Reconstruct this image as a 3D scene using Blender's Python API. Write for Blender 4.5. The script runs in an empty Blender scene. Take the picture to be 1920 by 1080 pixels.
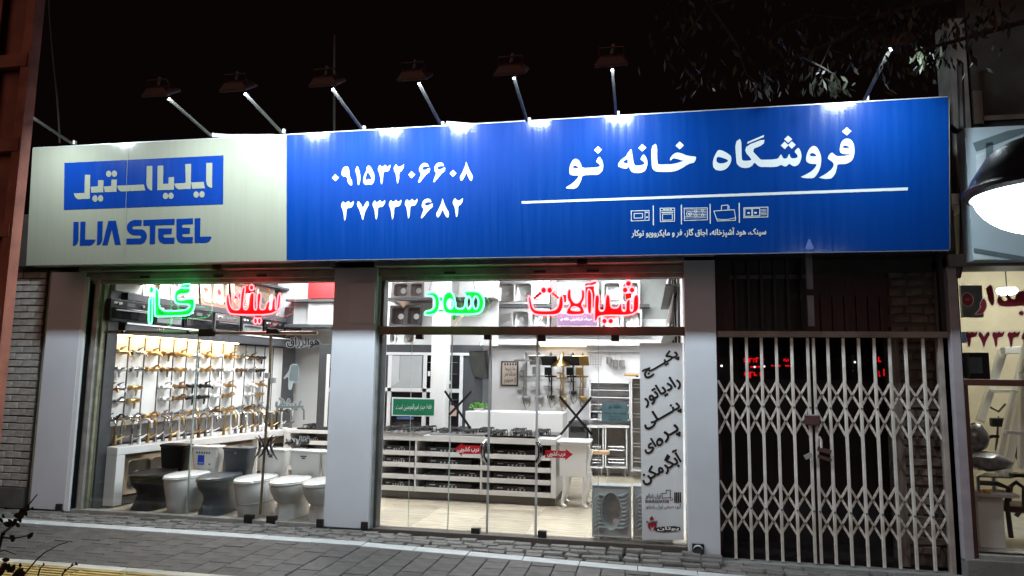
import bpy, bmesh, math, random
from math import pi, sin, cos, radians
from mathutils import Vector, Matrix
from mathutils.geometry import tessellate_polygon

S = bpy.context.scene
COL = S.collection
rnd = random.Random(7)

# ------------------------------------------------------------------ camera
F_PX, YAW, PITCH, ROLL, DIST, EYE = 1300.0, -0.1935348583827, 0.12109336417945, 0.01442999722909, 6.8185370735, 1.6
_w = Vector((sin(YAW)*cos(PITCH), cos(YAW)*cos(PITCH), sin(PITCH)))
_r = Vector((cos(YAW), -sin(YAW), 0.0))
_u = _r.cross(_w)
CR = _r*cos(ROLL) + _u*sin(ROLL)
CU = _u*cos(ROLL) - _r*sin(ROLL)
CW = _w
EYEP = Vector((0, -DIST, EYE))
cam = bpy.data.cameras.new('camera')
camo = bpy.data.objects.new('camera', cam)
COL.objects.link(camo)
M = Matrix((CR, CU, -CW)).transposed().to_4x4()
M.translation = EYEP
camo.matrix_world = M
cam.sensor_width = 36.0
cam.lens = F_PX/1920*36
cam.clip_start, cam.clip_end = 0.05, 500
S.camera = camo

# ------------------------------------------------------------------ night sky, exposure, engine
W = bpy.data.worlds.new('World')
S.world = W
W.use_nodes = True
W.node_tree.nodes['Background'].inputs[0].default_value = (0.75, 0.32, 0.34, 1)
W.node_tree.nodes['Background'].inputs[1].default_value = 0.0035
S.view_settings.view_transform = 'Standard'
S.view_settings.look = 'None'
S.view_settings.exposure = 0.0
S.view_settings.gamma = 1.0
S.render.engine = 'CYCLES'
S.cycles.use_denoising = True
S.cycles.max_bounces = 8
S.cycles.diffuse_bounces = 4
S.cycles.glossy_bounces = 4
S.cycles.transparent_max_bounces = 24
S.cycles.sample_clamp_indirect = 4.0
S.cycles.caustics_reflective = False
S.cycles.caustics_refractive = False
S.cycles.blur_glossy = 0.5

# faint warm glow of the town behind the camera
SUN = bpy.data.lights.new('town_glow', 'SUN'); SUN.energy = 0.30; SUN.color = (1.0, .55, .42); SUN.angle = radians(45)
SUNO = bpy.data.objects.new('town_glow', SUN); COL.objects.link(SUNO)
SUNO.rotation_euler = Vector((.35, 1.0, -.50)).to_track_quat('-Z', 'Y').to_euler()

# brightness of each lamp family (all real fixtures)
L_BOWL, L_CEIL, L_FLOOD, L_WARM = 9.0, 58.0, 660.0, 36.0
L_RED, L_GREEN = 14.0, 11.0

# ------------------------------------------------------------------ picture ray -> point on a real plane
def ray(x, y):
    return CW + CR*((x-960)/F_PX) + CU*((540-y)/F_PX)
def at(x, y, Y):
    v = ray(x, y); return EYEP + v*((Y+DIST)/v.y)
def atX(x, y, X):
    v = ray(x, y); return EYEP + v*(X/v.x)
def atZ(x, y, Z):
    v = ray(x, y); return EYEP + v*((Z-EYE)/v.z)
def proj(P):
    d = Vector(P)-EYEP; k = d.dot(CW)
    return 960+F_PX*d.dot(CR)/k, 540-F_PX*d.dot(CU)/k
def rect(x0, y0, x1, y1, Y):
    xm, ym = (x0+x1)/2, (y0+y1)/2
    return at(x0, ym, Y).x, at(x1, ym, Y).x, at(xm, y1, Y).z, at(xm, y0, Y).z
def rectX(x0, y0, x1, y1, X):
    xm, ym = (x0+x1)/2, (y0+y1)/2
    return atX(x0, ym, X).y, atX(x1, ym, X).y, atX(xm, y1, X).z, atX(xm, y0, X).z
def gz(x):
    return -0.07*min(max((x+2.9)/3.4, 0), 1.15)

# ------------------------------------------------------------------ materials
MATS = {}
def srgb(r, g, b):
    f = lambda c: (c/255/12.92) if c <= 10 else ((c/255+0.055)/1.055)**2.4
    return (f(r), f(g), f(b))
def mat(name, col, rough=0.5, metal=0.0, var=0.12, scale=6.0, bump=0.0, bscale=40.0, stretch=None, coat=0.0, dirt=None, spec=0.5):
    if name in MATS: return MATS[name]
    m = bpy.data.materials.new(name); m.use_nodes = True
    nt = m.node_tree; N = nt.nodes; L = nt.links
    b = N['Principled BSDF']
    b.inputs['Roughness'].default_value = rough
    b.inputs['Metallic'].default_value = metal
    b.inputs['Specular IOR Level'].default_value = spec
    if coat:
        b.inputs['Coat Weight'].default_value = coat
        b.inputs['Coat Roughness'].default_value = 0.06
    tc = N.new('ShaderNodeTexCoord')
    mp = N.new('ShaderNodeMapping')
    L.new(tc.outputs['Object'], mp.inputs[0])
    if stretch: mp.inputs['Scale'].default_value = stretch
    nz = N.new('ShaderNodeTexNoise')
    nz.inputs['Scale'].default_value = scale
    nz.inputs['Detail'].default_value = 5
    L.new(mp.outputs[0], nz.inputs['Vector'])
    rp = N.new('ShaderNodeValToRGB')
    c = Vector(col)
    lo = dirt if dirt else tuple(c*(1-var*1.6))
    rp.color_ramp.elements[0].position = 0.32
    rp.color_ramp.elements[0].color = (*lo, 1)
    rp.color_ramp.elements[1].position = 0.62
    rp.color_ramp.elements[1].color = (*[min(1, k*(1+var*0.4)) for k in c], 1)
    L.new(nz.outputs['Fac'], rp.inputs[0])
    # each instance of a shared mesh gets its own small shift of tone
    oi = N.new('ShaderNodeObjectInfo')
    hs = N.new('ShaderNodeHueSaturation')
    mr = N.new('ShaderNodeMapRange')
    mr.inputs['To Min'].default_value = 1-var*0.9
    mr.inputs['To Max'].default_value = 1+var*0.6
    L.new(oi.outputs['Random'], mr.inputs[0])
    L.new(mr.outputs[0], hs.inputs['Value'])
    L.new(rp.outputs[0], hs.inputs['Color'])
    L.new(hs.outputs[0], b.inputs['Base Color'])
    if bump:
        n2 = N.new('ShaderNodeTexNoise'); n2.inputs['Scale'].default_value = bscale; n2.inputs['Detail'].default_value = 6
        L.new(mp.outputs[0], n2.inputs['Vector'])
        bp = N.new('ShaderNodeBump'); bp.inputs['Strength'].default_value = bump; bp.inputs['Distance'].default_value = 0.01
        L.new(n2.outputs['Fac'], bp.inputs['Height']); L.new(bp.outputs[0], b.inputs['Normal'])
    MATS[name] = m
    return m
def emit(name, col, s):
    if name in MATS: return MATS[name]
    m = bpy.data.materials.new(name); m.use_nodes = True
    nt = m.node_tree; nt.nodes.clear()
    e = nt.nodes.new('ShaderNodeEmission'); o = nt.nodes.new('ShaderNodeOutputMaterial')
    e.inputs[0].default_value = (*col, 1); e.inputs[1].default_value = s
    nt.links.new(e.outputs[0], o.inputs[0])
    MATS[name] = m
    return m
def glassmat(name, tint=(1, 1, 1), refl=0.5, rough=0.0, base=0.0):
    if name in MATS: return MATS[name]
    m = bpy.data.materials.new(name); m.use_nodes = True
    nt = m.node_tree; nt.nodes.clear()
    N = nt.nodes; L = nt.links
    t = N.new('ShaderNodeBsdfTransparent'); t.inputs[0].default_value = (*tint, 1)
    g = N.new('ShaderNodeBsdfGlossy'); g.inputs['Roughness'].default_value = rough
    fr = N.new('ShaderNodeFresnel'); fr.inputs[0].default_value = 1.45
    ml = N.new('ShaderNodeMath'); ml.operation = 'MULTIPLY_ADD'; ml.inputs[1].default_value = refl; ml.inputs[2].default_value = base
    mx = N.new('ShaderNodeMixShader'); o = N.new('ShaderNodeOutputMaterial')
    L.new(fr.outputs[0], ml.inputs[0]); L.new(ml.outputs[0], mx.inputs[0])
    L.new(t.outputs[0], mx.inputs[1]); L.new(g.outputs[0], mx.inputs[2]); L.new(mx.outputs[0], o.inputs[0])
    MATS[name] = m
    return m

# ------------------------------------------------------------------ mesh builder
class MB:
    def __init__(s): s.v = []; s.f = []
    def add(s, vs, fs):
        o = len(s.v); s.v += [Vector(p) for p in vs]; s.f += [tuple(i+o for i in f) for f in fs]; return s
    def box(s, x0, x1, y0, y1, z0, z1):
        if x0 > x1: x0, x1 = x1, x0
        if y0 > y1: y0, y1 = y1, y0
        if z0 > z1: z0, z1 = z1, z0
        return s.add([(x0,y0,z0),(x1,y0,z0),(x1,y1,z0),(x0,y1,z0),(x0,y0,z1),(x1,y0,z1),(x1,y1,z1),(x0,y1,z1)],
                     [(3,2,1,0),(4,5,6,7),(0,1,5,4),(1,2,6,5),(2,3,7,6),(3,0,4,7)])
    def obox(s, c, size, m=None):
        hx, hy, hz = size[0]/2, size[1]/2, size[2]/2
        m = m or Matrix.Identity(3)
        P = [(-hx,-hy,-hz),(hx,-hy,-hz),(hx,hy,-hz),(-hx,hy,-hz),(-hx,-hy,hz),(hx,-hy,hz),(hx,hy,hz),(-hx,hy,hz)]
        return s.add([Vector(c)+m@Vector(p) for p in P], [(3,2,1,0),(4,5,6,7),(0,1,5,4),(1,2,6,5),(2,3,7,6),(3,0,4,7)])
    def bar(s, a, b, w, d=None):
        a, b = Vector(a), Vector(b); z = (b-a); L = z.length; z.normalize()
        ref = Vector((0, 1, 0)) if abs(z.y) < 0.9 else Vector((1, 0, 0))
        x = ref.cross(z).normalized(); y = z.cross(x)
        return s.obox((a+b)/2, (w, d or w, L), Matrix((x, y, z)).transposed())
    def ring(s, c, u, v, n=12):
        c, u, v = Vector(c), Vector(u), Vector(v)
        return [c+u*cos(2*pi*i/n)+v*sin(2*pi*i/n) for i in range(n)]
    def loft(s, rings, cap=True, closed=False):
        n = len(rings[0]); o = len(s.v)
        for r in rings: s.v += [Vector(p) for p in r]
        m = len(rings)
        for k in range(m if closed else m-1):
            for i in range(n):
                j = (i+1) % n
                a, b = o+k*n, o+((k+1) % m)*n
                s.f.append((a+i, a+j, b+j, b+i))
        if cap and not closed:
            s.f.append(tuple(o+i for i in reversed(range(n))))
            s.f.append(tuple(o+(m-1)*n+i for i in range(n)))
        return s
    def tube(s, pts, r, n=8, closed=False, cap=True):
        pts = [Vector(p) for p in pts]; m = len(pts)
        rs = r if isinstance(r, (list, tuple)) else [r]*m
        rings = []; up = None
        for i in range(m):
            if closed: t = pts[(i+1) % m]-pts[i-1]
            else: t = pts[min(i+1, m-1)]-pts[max(i-1, 0)]
            if t.length < 1e-9: t = Vector((0, 0, 1))
            t.normalize()
            if up is None:
                up = Vector((0, 0, 1)) if abs(t.z) < 0.9 else Vector((1, 0, 0))
            x = up-t*up.dot(t)
            if x.length < 1e-6: x = t.orthogonal()
            x.normalize(); up = x; y = t.cross(x)
            rings.append([pts[i]+x*(rs[i]*cos(2*pi*k/n))+y*(rs[i]*sin(2*pi*k/n)) for k in range(n)])
        return s.loft(rings, cap, closed)
    def cyl(s, a, b, r, n=12, r2=None):
        return s.tube([a, b], [r, r if r2 is None else r2], n)
    def lathe(s, prof, c=(0, 0, 0), n=20, axis=2, cap=True):
        c = Vector(c); rings = []
        for r, z in prof:
            R = []
            for i in range(n):
                p = [0, 0, 0]
                p[axis] = z; p[(axis+1) % 3] = r*cos(2*pi*i/n); p[(axis+2) % 3] = r*sin(2*pi*i/n)
                R.append(c+Vector(p))
            rings.append(R)
        return s.loft(rings, cap)
    def rrect(s, cx, cy, z, hx, hy, r, n=4):
        out = []
        for (sx, sy, a0) in ((1, 1, 0), (-1, 1, pi/2), (-1, -1, pi), (1, -1, 1.5*pi)):
            for k in range(n):
                a = a0+pi/2*k/(n-1)
                out.append(Vector((cx+sx*(hx-r)+r*cos(a), cy+sy*(hy-r)+r*sin(a), z)))
        return out
    def poly(s, loops, f, depth=None):
        """flat shape with holes; f maps (x, y) to a point, depth is an offset vector for a real thickness"""
        P = [[Vector((x, -y, 0)) for x, y in lp] for lp in loops]
        tri = tessellate_polygon(P)
        flat = [p for lp in loops for p in lp]
        vs = [f(x, y) for x, y in flat]
        fs = []
        for t in tri:
            a, b, c = [flat[i] for i in t]
            ar = (b[0]-a[0])*(-c[1]+a[1])-(c[0]-a[0])*(-b[1]+a[1])
            fs.append(tuple(t) if ar > 0 else tuple(reversed(t)))
        n = len(vs)
        if depth is None: return s.add(vs, fs)
        back = [v+depth for v in vs]
        fs2 = fs+[tuple(i+n for i in reversed(t)) for t in fs]
        o = 0
        for lp in loops:
            m = len(lp)
            for i in range(m):
                j = (i+1) % m
                fs2.append((o+i, o+j, o+j+n, o+i+n))
            o += m
        return s.add(vs+back, fs2)
    def build(s, name, m, parent=None, smooth=False, bevel=0.0, seg=2, origin=None, kind=None, label=None):
        org = origin if origin is not None else (ORG[parent.name] if parent is not None else Vector((0, 0, 0)))
        me = bpy.data.meshes.new(name)
        me.from_pydata([tuple(p-org) for p in s.v], [], s.f)
        bm = bmesh.new(); bm.from_mesh(me)
        if bevel:
            bmesh.ops.remove_doubles(bm, verts=bm.verts, dist=1e-6)
            ed = [e for e in bm.edges if len(e.link_faces) == 2 and e.calc_face_angle(0) > 0.5]
            bmesh.ops.bevel(bm, geom=ed, offset=bevel, segments=seg, affect='EDGES', profile=0.6, clamp_overlap=True)
        bmesh.ops.recalc_face_normals(bm, faces=bm.faces) if s.closed() else None
        bm.to_mesh(me); bm.free()
        if smooth:
            for p in me.polygons: p.use_smooth = True
            if hasattr(me, 'set_sharp_from_angle'): me.set_sharp_from_angle(angle=radians(42))
        me.materials.append(m)
        o = bpy.data.objects.new(name, me); COL.objects.link(o)
        if parent is not None:
            o.parent = parent
        else:
            o.location = org
        ORG[o.name] = Vector(org)
        if kind: o['kind'] = kind
        if label: o['label'] = label
        return o
    def closed(s): return len(s.f) > 3

ORG = {}
def tag(o, label, cat, group=None):
    o['label'] = label; o['category'] = cat
    if group: o['group'] = group
    return o
def thing(name, label, cat, loc=(0, 0, 0), group=None):
    o = bpy.data.objects.new(name, None); COL.objects.link(o)
    o.empty_display_size = 0.1
    o.location = loc; ORG[o.name] = Vector(loc)
    return tag(o, label, cat, group)
def copy_tree(root, loc, rz=None, label=None, mats=None, scale=None):
    def cp(o, par):
        c = o.copy(); COL.objects.link(c); c.parent = par
        if mats and o.type == 'MESH':
            k = o.data.materials[0].name
            if k in mats:
                c.material_slots[0].link = 'OBJECT'; c.material_slots[0].material = mats[k]
        for ch in o.children: cp(ch, c)
        return c
    r = cp(root, None)
    r.location = loc
    if rz is not None: r.rotation_euler = (0, 0, rz)
    if scale: r.scale = scale
    if label: r['label'] = label
    ORG[r.name] = Vector(loc)
    return r
def recolour(root, mats):
    for o in [root]+list(root.children_recursive):
        if o.type == 'MESH':
            k = o.data.materials[0].name
            if k in mats:
                o.material_slots[0].link = 'OBJECT'; o.material_slots[0].material = mats[k]
def piece(data, name, parent, loc, rot=None, scale=None):
    o = bpy.data.objects.new(name, data); COL.objects.link(o)
    o.parent = parent
    o.location = Vector(loc)-(ORG[parent.name] if parent is not None else Vector())
    if rot: o.rotation_euler = rot
    if scale: o.scale = scale
    return o
def box_data(name, x0, x1, y0, y1, z0, z1, m, bevel=0.0, seg=1):
    me = bpy.data.meshes.new(name); b = MB().box(x0, x1, y0, y1, z0, z1)
    me.from_pydata([tuple(p) for p in b.v], [], b.f)
    if bevel:
        bm = bmesh.new(); bm.from_mesh(me)
        bmesh.ops.bevel(bm, geom=list(bm.edges), offset=bevel, segments=seg, affect='EDGES', clamp_overlap=True)
        bm.to_mesh(me); bm.free()
    me.materials.append(m)
    return me
def chaikin(p, n=1):
    for _ in range(n):
        q = []
        for i in range(len(p)):
            a, b = p[i], p[(i+1) % len(p)]
            q += [(a[0]*.78+b[0]*.22, a[1]*.78+b[1]*.22), (a[0]*.22+b[0]*.78, a[1]*.22+b[1]*.78)]
        p = q
    return p
def px(off, s, pts): return [(off[0]+x/s, off[1]+y/s) for x, y in pts]
def ell(cx, cy, rx, ry, n=16): return [(cx+rx*cos(2*pi*i/n), cy+ry*sin(2*pi*i/n)) for i in range(n)]
def circle_pts(c, r, u, v, n=12): return [Vector(c)+Vector(u)*(r*cos(2*pi*i/n))+Vector(v)*(r*sin(2*pi*i/n)) for i in range(n)]

# ------------------------------------------------------------------ Persian text: joined forms for the built-in font
FORMS = {'ا':(0xFE8D,0xFE8E),'آ':(0xFE81,0xFE82),'د':(0xFEA9,0xFEAA),'ر':(0xFEAD,0xFEAE),'ز':(0xFEAF,0xFEB0),'و':(0xFEED,0xFEEE),
 'ب':(0xFE8F,),'پ':(0xFB56,),'ت':(0xFE95,),'ج':(0xFE9D,),'چ':(0xFB7A,),'ح':(0xFEA1,),'خ':(0xFEA5,),'س':(0xFEB1,),'ش':(0xFEB5,),'ص':(0xFEB9,),
 'ط':(0xFEC1,),'ع':(0xFEC9,),'ف':(0xFED1,),'ق':(0xFED5,),'ک':(0xFB8E,),'گ':(0xFB92,),'ل':(0xFEDD,),'م':(0xFEE1,),'ن':(0xFEE5,),'ه':(0xFEE9,),'ی':(0xFBFC,)}
def shape(t):
    out = []
    for i, ch in enumerate(t):
        if ch == 'ـ': out.append(ch); continue
        if ch not in FORMS: out.append(ch); continue
        F = FORMS[ch]; dual = len(F) == 1
        pv = t[i-1] if i else ' '; nx = t[i+1] if i+1 < len(t) else ' '
        jp = pv == 'ـ' or (pv in FORMS and len(FORMS[pv]) == 1)
        jn = dual and (nx == 'ـ' or nx in FORMS)
        if dual: out.append(chr(F[0]+(3 if jp and jn else 1 if jp else 2 if jn else 0)))
        else: out.append(chr(F[1] if jp else F[0]))
    # numbers keep their order, the rest runs right to left
    return ''.join(reversed(out))
TEXTS = {}
def text_geo(body, bold=0.0):
    if (body, bold) in TEXTS: return TEXTS[body, bold]
    c = bpy.data.curves.new('lettering', 'FONT'); c.body = body; c.resolution_u = 6; c.offset = bold
    o = bpy.data.objects.new('lettering', c); COL.objects.link(o)
    bpy.context.view_layer.update()
    me = bpy.data.meshes.new_from_object(o.evaluated_get(bpy.context.evaluated_depsgraph_get()))
    vs = [(v.co.x, v.co.y) for v in me.vertices]; fs = [tuple(p.vertices) for p in me.polygons]
    bpy.data.objects.remove(o); bpy.data.curves.remove(c); bpy.data.meshes.remove(me)
    TEXTS[body, bold] = (vs, fs)
    return vs, fs
def text_px(mb, body, x0, y0, x1, y1, f, bold=0.0, mirror=False, angle=0.0, slope=0.0):
    """lettering filling the picture box x0..x1, y0..y1 (before rotation about its centre), mapped by f onto its surface"""
    vs, fs = text_geo(body, bold)
    xs = [v[0] for v in vs]; ys = [v[1] for v in vs]
    ax, bx, ay, by = min(xs), max(xs), min(ys), max(ys)
    cx, cy = (x0+x1)/2, (y0+y1)/2
    out = []
    for x, y in vs:
        u = (x-ax)/(bx-ax); v = (y-ay)/(by-ay)
        if mirror: u = 1-u
        X = x0+u*(x1-x0)-cx; Y = y1+v*(y0-y1)-cy+slope*X
        ca, sa = cos(angle), sin(angle)
        out.append(f(cx+X*ca+Y*sa, cy-X*sa+Y*ca))
    mb.add(out, [tuple(reversed(t)) for t in fs] if mirror else fs)
    return mb

def text_fat(mb, body, x0, y0, x1, y1, fdep, r, n=8, **kw):
    """heavier lettering: overlaid strokes, each a hair behind the last; fdep(dy) gives the mapping at depth dy"""
    text_px(mb, body, x0+r, y0+r, x1-r, y1-r, fdep(0), **kw)
    for k in range(n):
        a = 2*pi*k/n; dx, dy = r*cos(a), r*sin(a)
        text_px(mb, body, x0+r+dx, y0+r+dy, x1-r+dx, y1-r+dy, fdep(.00025*(k+1)), **kw)
    return mb
# ------------------------------------------------------------------ lamps that light the street
def street_lamp(name, label, c, rim, bowl_s, group, spot=None, pole_x=None, n=40):
    """hanging street lamp: black hood over a glowing bowl, on an arm and a pole"""
    t = thing(name, label, 'street lamp', c, group)
    c = Vector(c)
    black = mat('lamp_black', (0.012, 0.012, 0.014), 0.35, 0.0, bump=0.15, bscale=60)
    hood = MB().lathe([(rim*1.0, -0.035), (rim*1.09, -0.02), (rim*1.10, 0.0), (rim*1.0, 0.03), (rim*0.96, 0.07), (rim*0.90, rim*.30), (rim*.74, rim*.56), (rim*.5, rim*.72), (rim*.25, rim*.80), (rim*.2, rim*.95), (0.01, rim*.97)], c, n, cap=False)
    hood.lathe([(rim*1.0, -0.035), (rim*.97, 0.0), (0.01, 0.02)], c, n, cap=False)
    hood.build('hood', black, t, smooth=True)
    pr = [(rim*.965*cos(a), -0.004-rim*.70*sin(a)) for a in [i*pi/2/9 for i in range(9)]]+[(0.004, -rim*.70-0.004)]
    MB().lathe(pr, c, n, cap=False).build('bowl', emit('bowl_glow', (0.86, 0.95, 1.0), bowl_s), t, smooth=True)
    top = c+Vector((0, 0, rim*.95))
    sx = 1 if pole_x > c.x else -1
    pts = [top, top+Vector((0, 0, .14)), top+Vector((sx*.12, 0, .3)), top+Vector((sx*.35, 0, .36)), Vector((pole_x, c.y, top.z+.30))]
    MB().tube(pts, 0.026, 10).build('arm', black, t, smooth=True)
    coup = MB()
    for k in range(3): coup.lathe([(.02, 0), (.055, .0), (.06, .03), (.055, .06), (.02, .06)], top+Vector((0, 0, -.02+k*.075)), 12)
    coup.build('coupling', mat('rusty_iron', (0.035, 0.028, 0.024), .75, .3, bump=.5), t, smooth=True)
    MB().lathe([(.12, gz(pole_x)), (.12, gz(pole_x)+.25), (.075, gz(pole_x)+.32), (.06, gz(pole_x)+.5), (.055, top.z+.4), (.02, top.z+.5)], (pole_x, c.y, 0), 16).build('pole', black, t, smooth=True)
    if spot:
        ld = bpy.data.lights.new('lamp_light', 'SPOT'); ld.energy = spot; ld.color = (0.86, 0.94, 1.0)
        ld.spot_size = radians(158); ld.spot_blend = 0.25; ld.shadow_soft_size = 0.09
        lo = bpy.data.objects.new('lamp_light', ld); COL.objects.link(lo); lo.parent = t; lo.location = (0, 0, -rim*.72-.02)
    return t
bowl_c = EYEP+ray(1962, 352)*3.55
street_lamp('street_lamp', 'black hooded street lamp with glowing white bowl in front of the neighbouring window', bowl_c, 0.335, L_BOWL, 'street lamps along the pavement', None, bowl_c.x+1.3)

# ------------------------------------------------------------------ pavement
m_conc = mat('concrete_bed', (0.10, 0.095, 0.09), .9, bump=.6, bscale=30)
m_pave = mat('paver_grey', (0.068, 0.061, 0.057), .62, var=.30, scale=9, bump=.45, bscale=70)
m_sett = mat('sett_stone', (0.15, 0.14, 0.13), .8, var=.22, scale=12, bump=.8, bscale=50)
m_kerb = mat('white_stone', (0.44, 0.45, 0.45), .6, var=.10, scale=5, bump=.2)
m_tact = mat('yellow_tile', (0.50, 0.37, 0.13), .7, var=.2, scale=8, bump=.3)
pav = MB()
xs = [-40, -20, -9, -6, -2.9, -2.2, -1.4, -.6, .2, 1.01, 3, 8, 20, 40]
ys = [-40, -12, -4.5, -0.05]
for i in range(len(xs)-1):
    for j in range(len(ys)-1):
        pav.add([(xs[i], ys[j], gz(xs[i])-.03), (xs[i+1], ys[j], gz(xs[i+1])-.03), (xs[i+1], ys[j+1], gz(xs[i+1])-.03), (xs[i], ys[j+1], gz(xs[i])-.03)], [(0, 1, 2, 3)])
pav.add([(-40, -.05, -.2), (40, -.05, -.2), (40, 30, -.2), (-40, 30, -.2)], [(0, 1, 2, 3)])
pavement = pav.build('pavement', m_conc, kind='structure')
road = MB().box(-40, 40, -30, -8, -.06, -.02).build('road', mat('asphalt', (0.045, 0.045, 0.048), .85, bump=.5, bscale=120), kind='structure')
K0, K1 = -0.455, -0.60          # white kerb line
T0 = -1.715                     # second white line
def gz2(x, y):
    g = gz(x)
    if y < -.42 or x > .6: return g
    return g+(max(g, -.014)-g)*min(1, (y+.42)/.36)
def block_data(nm, lx, ly, h, m, bev): return box_data(nm, -lx/2, lx/2, -ly/2, ly/2, -h, 0, m, bev, 1)
def scatter(cells, name, data_list, nmax=290):
    vis, rest = [], []
    for (x, y, a, sz, dz) in cells:
        u, v = proj((x, y, gz(x)))
        (vis if (-40 < u < 1960 and v < 1110) else rest).append((x, y, a, sz, dz))
    vis.sort(key=lambda c: (c[0])**2+(c[1]+DIST)**2)
    for k, (x, y, a, sz, dz) in enumerate(vis[:nmax]):
        d = data_list[k % len(data_list)]
        o = piece(d, name, pavement, (x, y, gz2(x, y)+dz), (rnd.uniform(-.006, .006), rnd.uniform(-.006, .006), a), sz)
    return vis[nmax:]+rest
pd = [block_data('paving_block', .1965, .1965, .06, m_pave, .0045)]
cells = []
x = -7.4; col = 0
while x < 3.6:
    y = K1-.004-.1+(0 if col % 2 else .1)
    while y > T0-.1:
        y0_, y1_ = max(y-.1, T0+.0), min(y+.1, K1-.004)
        if y1_-y0_ > .012: cells.append((x+.1, (y0_+y1_)/2, rnd.uniform(-.008, .008), (1+rnd.uniform(-.010, .006), (y1_-y0_)/.2, 1), rnd.uniform(-.003, .003)))
        y -= .2
    x += .2; col += 1
for rr in range(8):
    if rr > 4: break
    yy = T0-.14-.42-.10-rr*.2
    x = -4.0+(rr % 2)*.1
    while x < 3.6:
        cells.append((x+.1, yy, 0, (1, 1, 1), rnd.uniform(-.003, .003))); x += .2
left = scatter(cells, 'paving_block', pd)
sb = MB()
for (x, y, a, sz, dz) in left:
    z = gz(x)+dz
    sb.box(x-.0955, x+.0955, y-.0455, y+.0455, z-.05, z)
sb.build('far_paving', m_pave, pavement, kind='stuff')
# kerb slabs
kd = box_data('kerb_slab', -.2475, .2475, -.0715, .0715, -.06, .0, m_kerb, .004)
x = -7.6
while x < 3.4:
    piece(kd, 'kerb_slab', pavement, (x+.25, (K0+K1)/2, gz(x+.25)+.006+rnd.uniform(-.002, .002)), (rnd.uniform(-.004, .004), math.atan(.02) if -2.9 < x < .6 else 0, 0)); x += .5
x = -7.6
kd2 = box_data('kerb_slab', -.2475, .2475, -.049, .049, -.06, .0, mat('cream_stone', (0.52, 0.49, 0.40), .7, var=.15, bump=.2), .004)
while x < 0:
    piece(kd2, 'kerb_slab', pavement, (x+.25, T0-.06, gz(x+.25)+.006)); x += .5
# ribbed yellow guide tiles
tm = MB(); tm.box(-.198, .198, -.198, .198, -.05, -.006)
for k in range(7):
    yk = -.168+k*.056
    tm.box(-.19, .19, yk-.014, yk+.014, -.006, .004)
td = bpy.data.meshes.new('tactile_tile'); td.from_pydata([tuple(p) for p in tm.v], [], tm.f); td.materials.append(m_tact)
x = -7.6
while x < 0:
    piece(td, 'tactile_tile', pavement, (x+.2, T0-.112-.205, gz(x+.2)+.004)); x += .4
# one white and one red tile by the gate
for xx, cc in ((.86, (0.6, .6, .6)), (1.01, (.30, .045, .04))):
    piece(block_data('paving_block', .145, .098, .06, mat('tile_%d' % int(xx*100), cc, .6, bump=.2), .004), 'paving_block', pavement, (xx, -.665, gz(xx)+.006))
# rough setts along the shop front, uneven
sd = []
for k in range(8):
    b = MB(); w, d = .155+rnd.uniform(-.03, .03), .098
    P = [(-w/2, -d/2), (w/2, -d/2), (w/2, d/2), (-w/2, d/2)]
    P = [(p[0]+rnd.uniform(-.012, .012), p[1]+rnd.uniform(-.008, .008)) for p in P]
    top = [(p[0]*.9, p[1]*.88, rnd.uniform(-.004, .006)) for p in P]
    mid = [(p[0], p[1], -.014) for p in P]; bot = [(p[0], p[1], -.05) for p in P]
    b.loft([bot, mid, top])
    me = bpy.data.meshes.new('sett'); me.from_pydata([tuple(p) for p in b.v], [], b.f); me.materials.append(m_sett); sd.append(me)
cells = []
for row in range(4):
    yy = K0+.055+row*.107
    x = -7.4+row*.06
    while x < 3.4:
        w = rnd.uniform(.14, .18)
        cells.append((x+w/2, yy+rnd.uniform(-.008, .008), rnd.uniform(-.06, .06), (w/.165, 1, 1), rnd.uniform(-.006, .01)+.002)); x += w+.012
left = scatter(cells, 'sett', sd, 280)
sb = MB()
for (x, y, a, sz, dz) in left:
    sb.box(x-.07, x+.07, y-.047, y+.047, gz(x)-.05, gz2(x, y)+dz)
if sb.v: sb.build('far_sett', m_sett, pavement, kind='stuff')

# ------------------------------------------------------------------ the shop building: pillars, shutter boxes, walls, ceiling
m_panel = mat('grey_cladding', (0.60, 0.63, 0.68), .42, var=.05, scale=1.6, bump=.05, bscale=200)
m_alu = mat('dull_aluminium', (0.42, 0.42, 0.40), .45, .55, var=.15, scale=10)
m_olive = mat('olive_frame', (0.22, 0.23, 0.16), .5, .2, var=.15, scale=10)
m_dark = mat('dark_frame', (0.055, 0.06, 0.065), .45, .0, var=.15)
m_blackp = mat('black_plastic', (0.008, 0.008, 0.009), .4, 0, var=.1)
m_wall = mat('white_wall', (0.78, 0.78, 0.77), .7, var=.03, scale=2)
m_white = mat('white_gloss', (0.80, 0.80, 0.80), .22, var=.02, scale=2)
m_shut = mat('shutter_metal', (0.34, 0.33, 0.29), .5, .25, var=.18, scale=7, bump=.15)
m_grey = mat('charcoal_board', (0.055, 0.060, 0.068), .4, var=.08)
shop = thing('shop_building', 'ground floor shop with two wide glass fronts and grey clad pillars', 'shop', (-3, 0, 0))
for (x0, x1) in ((-6.798, -6.345), (-3.263, -2.781), (.353, .641)):
    zt = 2.68 if x1 < 0 else 2.70
    MB().box(x0, x1, 0, .34, gz(x1)+.012, zt).build('pillar', m_panel, shop, bevel=.006)
for xa in (-6.345-.055, -3.263-.03, -2.781-.03):
    MB().box(xa-.035, xa+.035, -.03, .0, .004, .085).build('pillar_foot', m_blackp, shop, bevel=.004)
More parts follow.
